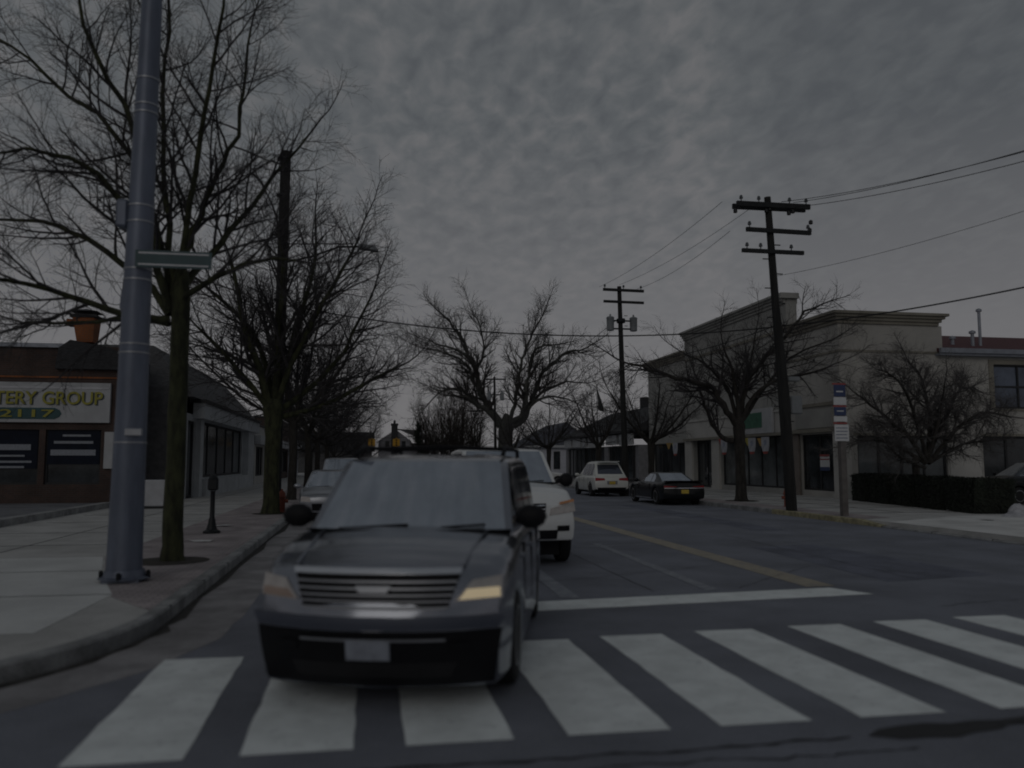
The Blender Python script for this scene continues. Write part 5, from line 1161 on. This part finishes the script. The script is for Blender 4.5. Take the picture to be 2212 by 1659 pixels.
ch_ = pbb('chimney', 'chimney_brick', cm); MB().box(-11.25, -10.3, 34.2, 35.15, 7.35, 7.47).add([(-11.3, 34.15, 7.6), (-10.25, 34.15, 7.6), (-10.25, 35.2, 7.6), (-11.3, 35.2, 7.6), (-10.8, 34.65, 7.75)], [(0, 1, 4), (1, 2, 4), (2, 3, 4), (3, 0, 4), (3, 2, 1, 0)]).build('cap', 'dark_frame', ch_)
sg_ = thing('sign_board', 'long white sign board with yellow letters on the brick building', 'sign', (-15, 34.1, 3.25))
MB().box(-14, 5.4, -.06, .09, 0, 1.52).build('board', 'shop_white', sg_); MB().box(-14, 5.36, -.075, -.061, 1.28, 1.36).build('stripe', 'steel_band', sg_)
def letters(txt, x0, x1, z, h, m, y, parent, nm='lettering', bold=.012):
    vs, fs = text_mb(txt, 1., .02, bold); a = min(v[0] for v in vs); b = max(v[0] for v in vs); lo = min(v[1] for v in vs); hi = max(v[1] for v in vs)
    MB().add([(x0+(v[0]-a)/(b-a)*(x1-x0), y-v[2], z+(v[1]-lo)/(hi-lo)*h) for v in vs], fs).build(nm, m, parent)
letters('TERY GROUP', 1.32, 5.15, .68, .50, 'letter_yellow', -.085, sg_); letters('TERY GROUP', 1.36, 5.19, .65, .50, 'letter_dark', -.062, sg_, 'letter_shadow')
pill = [(1.0, .12), (3.45, .12), (3.62, .2), (3.70, .33), (3.62, .47), (3.45, .55), (1.0, .55)]
MB().prism_y(pill, -.075, -.061).build('panel', 'panel_teal', sg_); letters('-2117', 1.25, 3.45, .19, .29, 'letter_yellow', -.095, sg_)
for (a, b, lines) in ((-13.9, -12.1, ((-13.85, -12.4, 2.2, 2.42), (-13.8, -12.6, 1.95, 2.02), (-13.85, -12.35, 1.72, 1.80), (-13.85, -12.6, 1.52, 1.60))), (-11.88, -9.9, ((-11.3, -10.3, 2.72, 2.80), (-11.6, -10.2, 2.45, 2.55), (-11.7, -10.1, 2.0, 2.22)))):
    o = window(bb, a, b, 34.2, .9, 2.98, 1, 1, fw=.08); 
    po = MB().box(a+.06, b-.06, 34.28, 34.30, 1.5 if a < -12.5 else 1.66, 2.95).build('poster', 'poster_dark', o)
    tl = MB()
    for x0, x1, z0, z1 in lines: tl.box(x0, x1, 34.268, 34.279, z0, z1)
    tl.build('text_line', 'poster_line', po)
pbb('downpipe', 'shop_white', MB().box(-9.75, -9.4, 34.08, 34.19, 1.5, 2.9))
# white fronted shop on the left pavement
wsb = building('white_shop', 'shop with a white fascia and large windows beyond the mossy trunk', (-7.6, 46, .15))
def pws(n, m, mb, **k): return mb.build(n, m, wsb, world=True, **k)
wq = MB(); wall_x(wq, -7.9, -7.6, 38.2, 61, .1, 3.9, [(38.5, 40.3, .15, 3.6), (41.2, 55.4, 1.0, 3.7)]); pws('wall', 'awning_white', wq); pws('side_wall', 'siding_dark', MB().box(-20, -7.6, 38.0, 38.199, .1, 5.0))
pws('interior', 'opening_dark', MB().box(-19, -8.3, 38.3, 60.8, .1, 3.8))
pws('fascia', 'awning_white', MB().box(-7.6+.002, -7.1, 39.5, 60, 3.72, 4.42)); pws('fascia_edge', 'dark_frame', MB().box(-7.7, -7.0, 39.4, 60.1, 4.42, 4.58))
pws('pilaster', 'awning_white', MB().box(-7.598, -7.25, 55.8, 58.6, .1, 3.71)); pws('pilaster', 'awning_white', MB().box(-7.598, -7.4, 40.4, 41.2, .1, 3.71)); pws('plinth', 'awning_white', MB().box(-7.598, -7.2, 41.3, 55.7, .1, .95))
window(wsb, 41.2, 55.4, -7.6, 1.0, 3.7, 5, 1, 'window_glass_pale', axis='X', name='shop_window', fw=.12); window(wsb, 38.5, 40.3, -7.6, .15, 3.6, 1, 1, axis='X', name='door', fw=.12)
mr = MB(); mr.add([(-7.3, 38, 4.6), (-7.3, 60.3, 4.6), (-20, 60.3, 4.6), (-20, 38, 4.6), (-9.4, 39.5, 7.0), (-9.4, 58.5, 7.0), (-18, 58.5, 7.0), (-18, 39.5, 7.0)], [(0, 1, 5, 4), (1, 2, 6, 5), (2, 3, 7, 6), (3, 0, 4, 7), (4, 5, 6, 7), (0, 3, 2, 1)]); pws('roof', 'shingle_grey', mr)
# more left side shops, far off
for i, (y0, y1, h, m, lab) in enumerate(((62.5, 74, 4.4, 'stucco_light', 'low pale shop beyond the white fronted shop'), (75, 90, 5.6, 'red_brick', 'brick shop farther along the left pavement'), (91, 104, 4.6, 'siding_white', 'white low building at the far end of the left row'))):
    b = building('far_shop', lab, (-8, y0, .15), group='shops along the left pavement')
    wq = MB(); wall_x(wq, -8.0, -7.7, y0, y1, .1, h, [(y0+.8, (y0+y1)/2-.3, .7, 2.9), ((y0+y1)/2+.3, y1-.8, .7, 2.9)]); wq.box(-18, -7.999, y0, y0+.2, .1, h).box(-18, -8.4, y0+.2, y1, .1, h-.3); wq.build('wall', m, b, world=True)
    MB().box(-8.02, -7.3, y0, y1, 3.05, 3.7).build('fascia', 'shop_white', b, world=True); MB().box(-18, -7.65, y0-.05, y1+.05, h, h+.15).build('roof_edge', 'dark_frame', b, world=True)
    window(b, y0+.8, (y0+y1)/2-.3, -7.7, .7, 2.9, 3, 1, axis='X', name='shop_window', fw=.1); window(b, (y0+y1)/2+.3, y1-.8, -7.7, .7, 2.9, 3, 1, axis='X', name='shop_window', fw=.1)
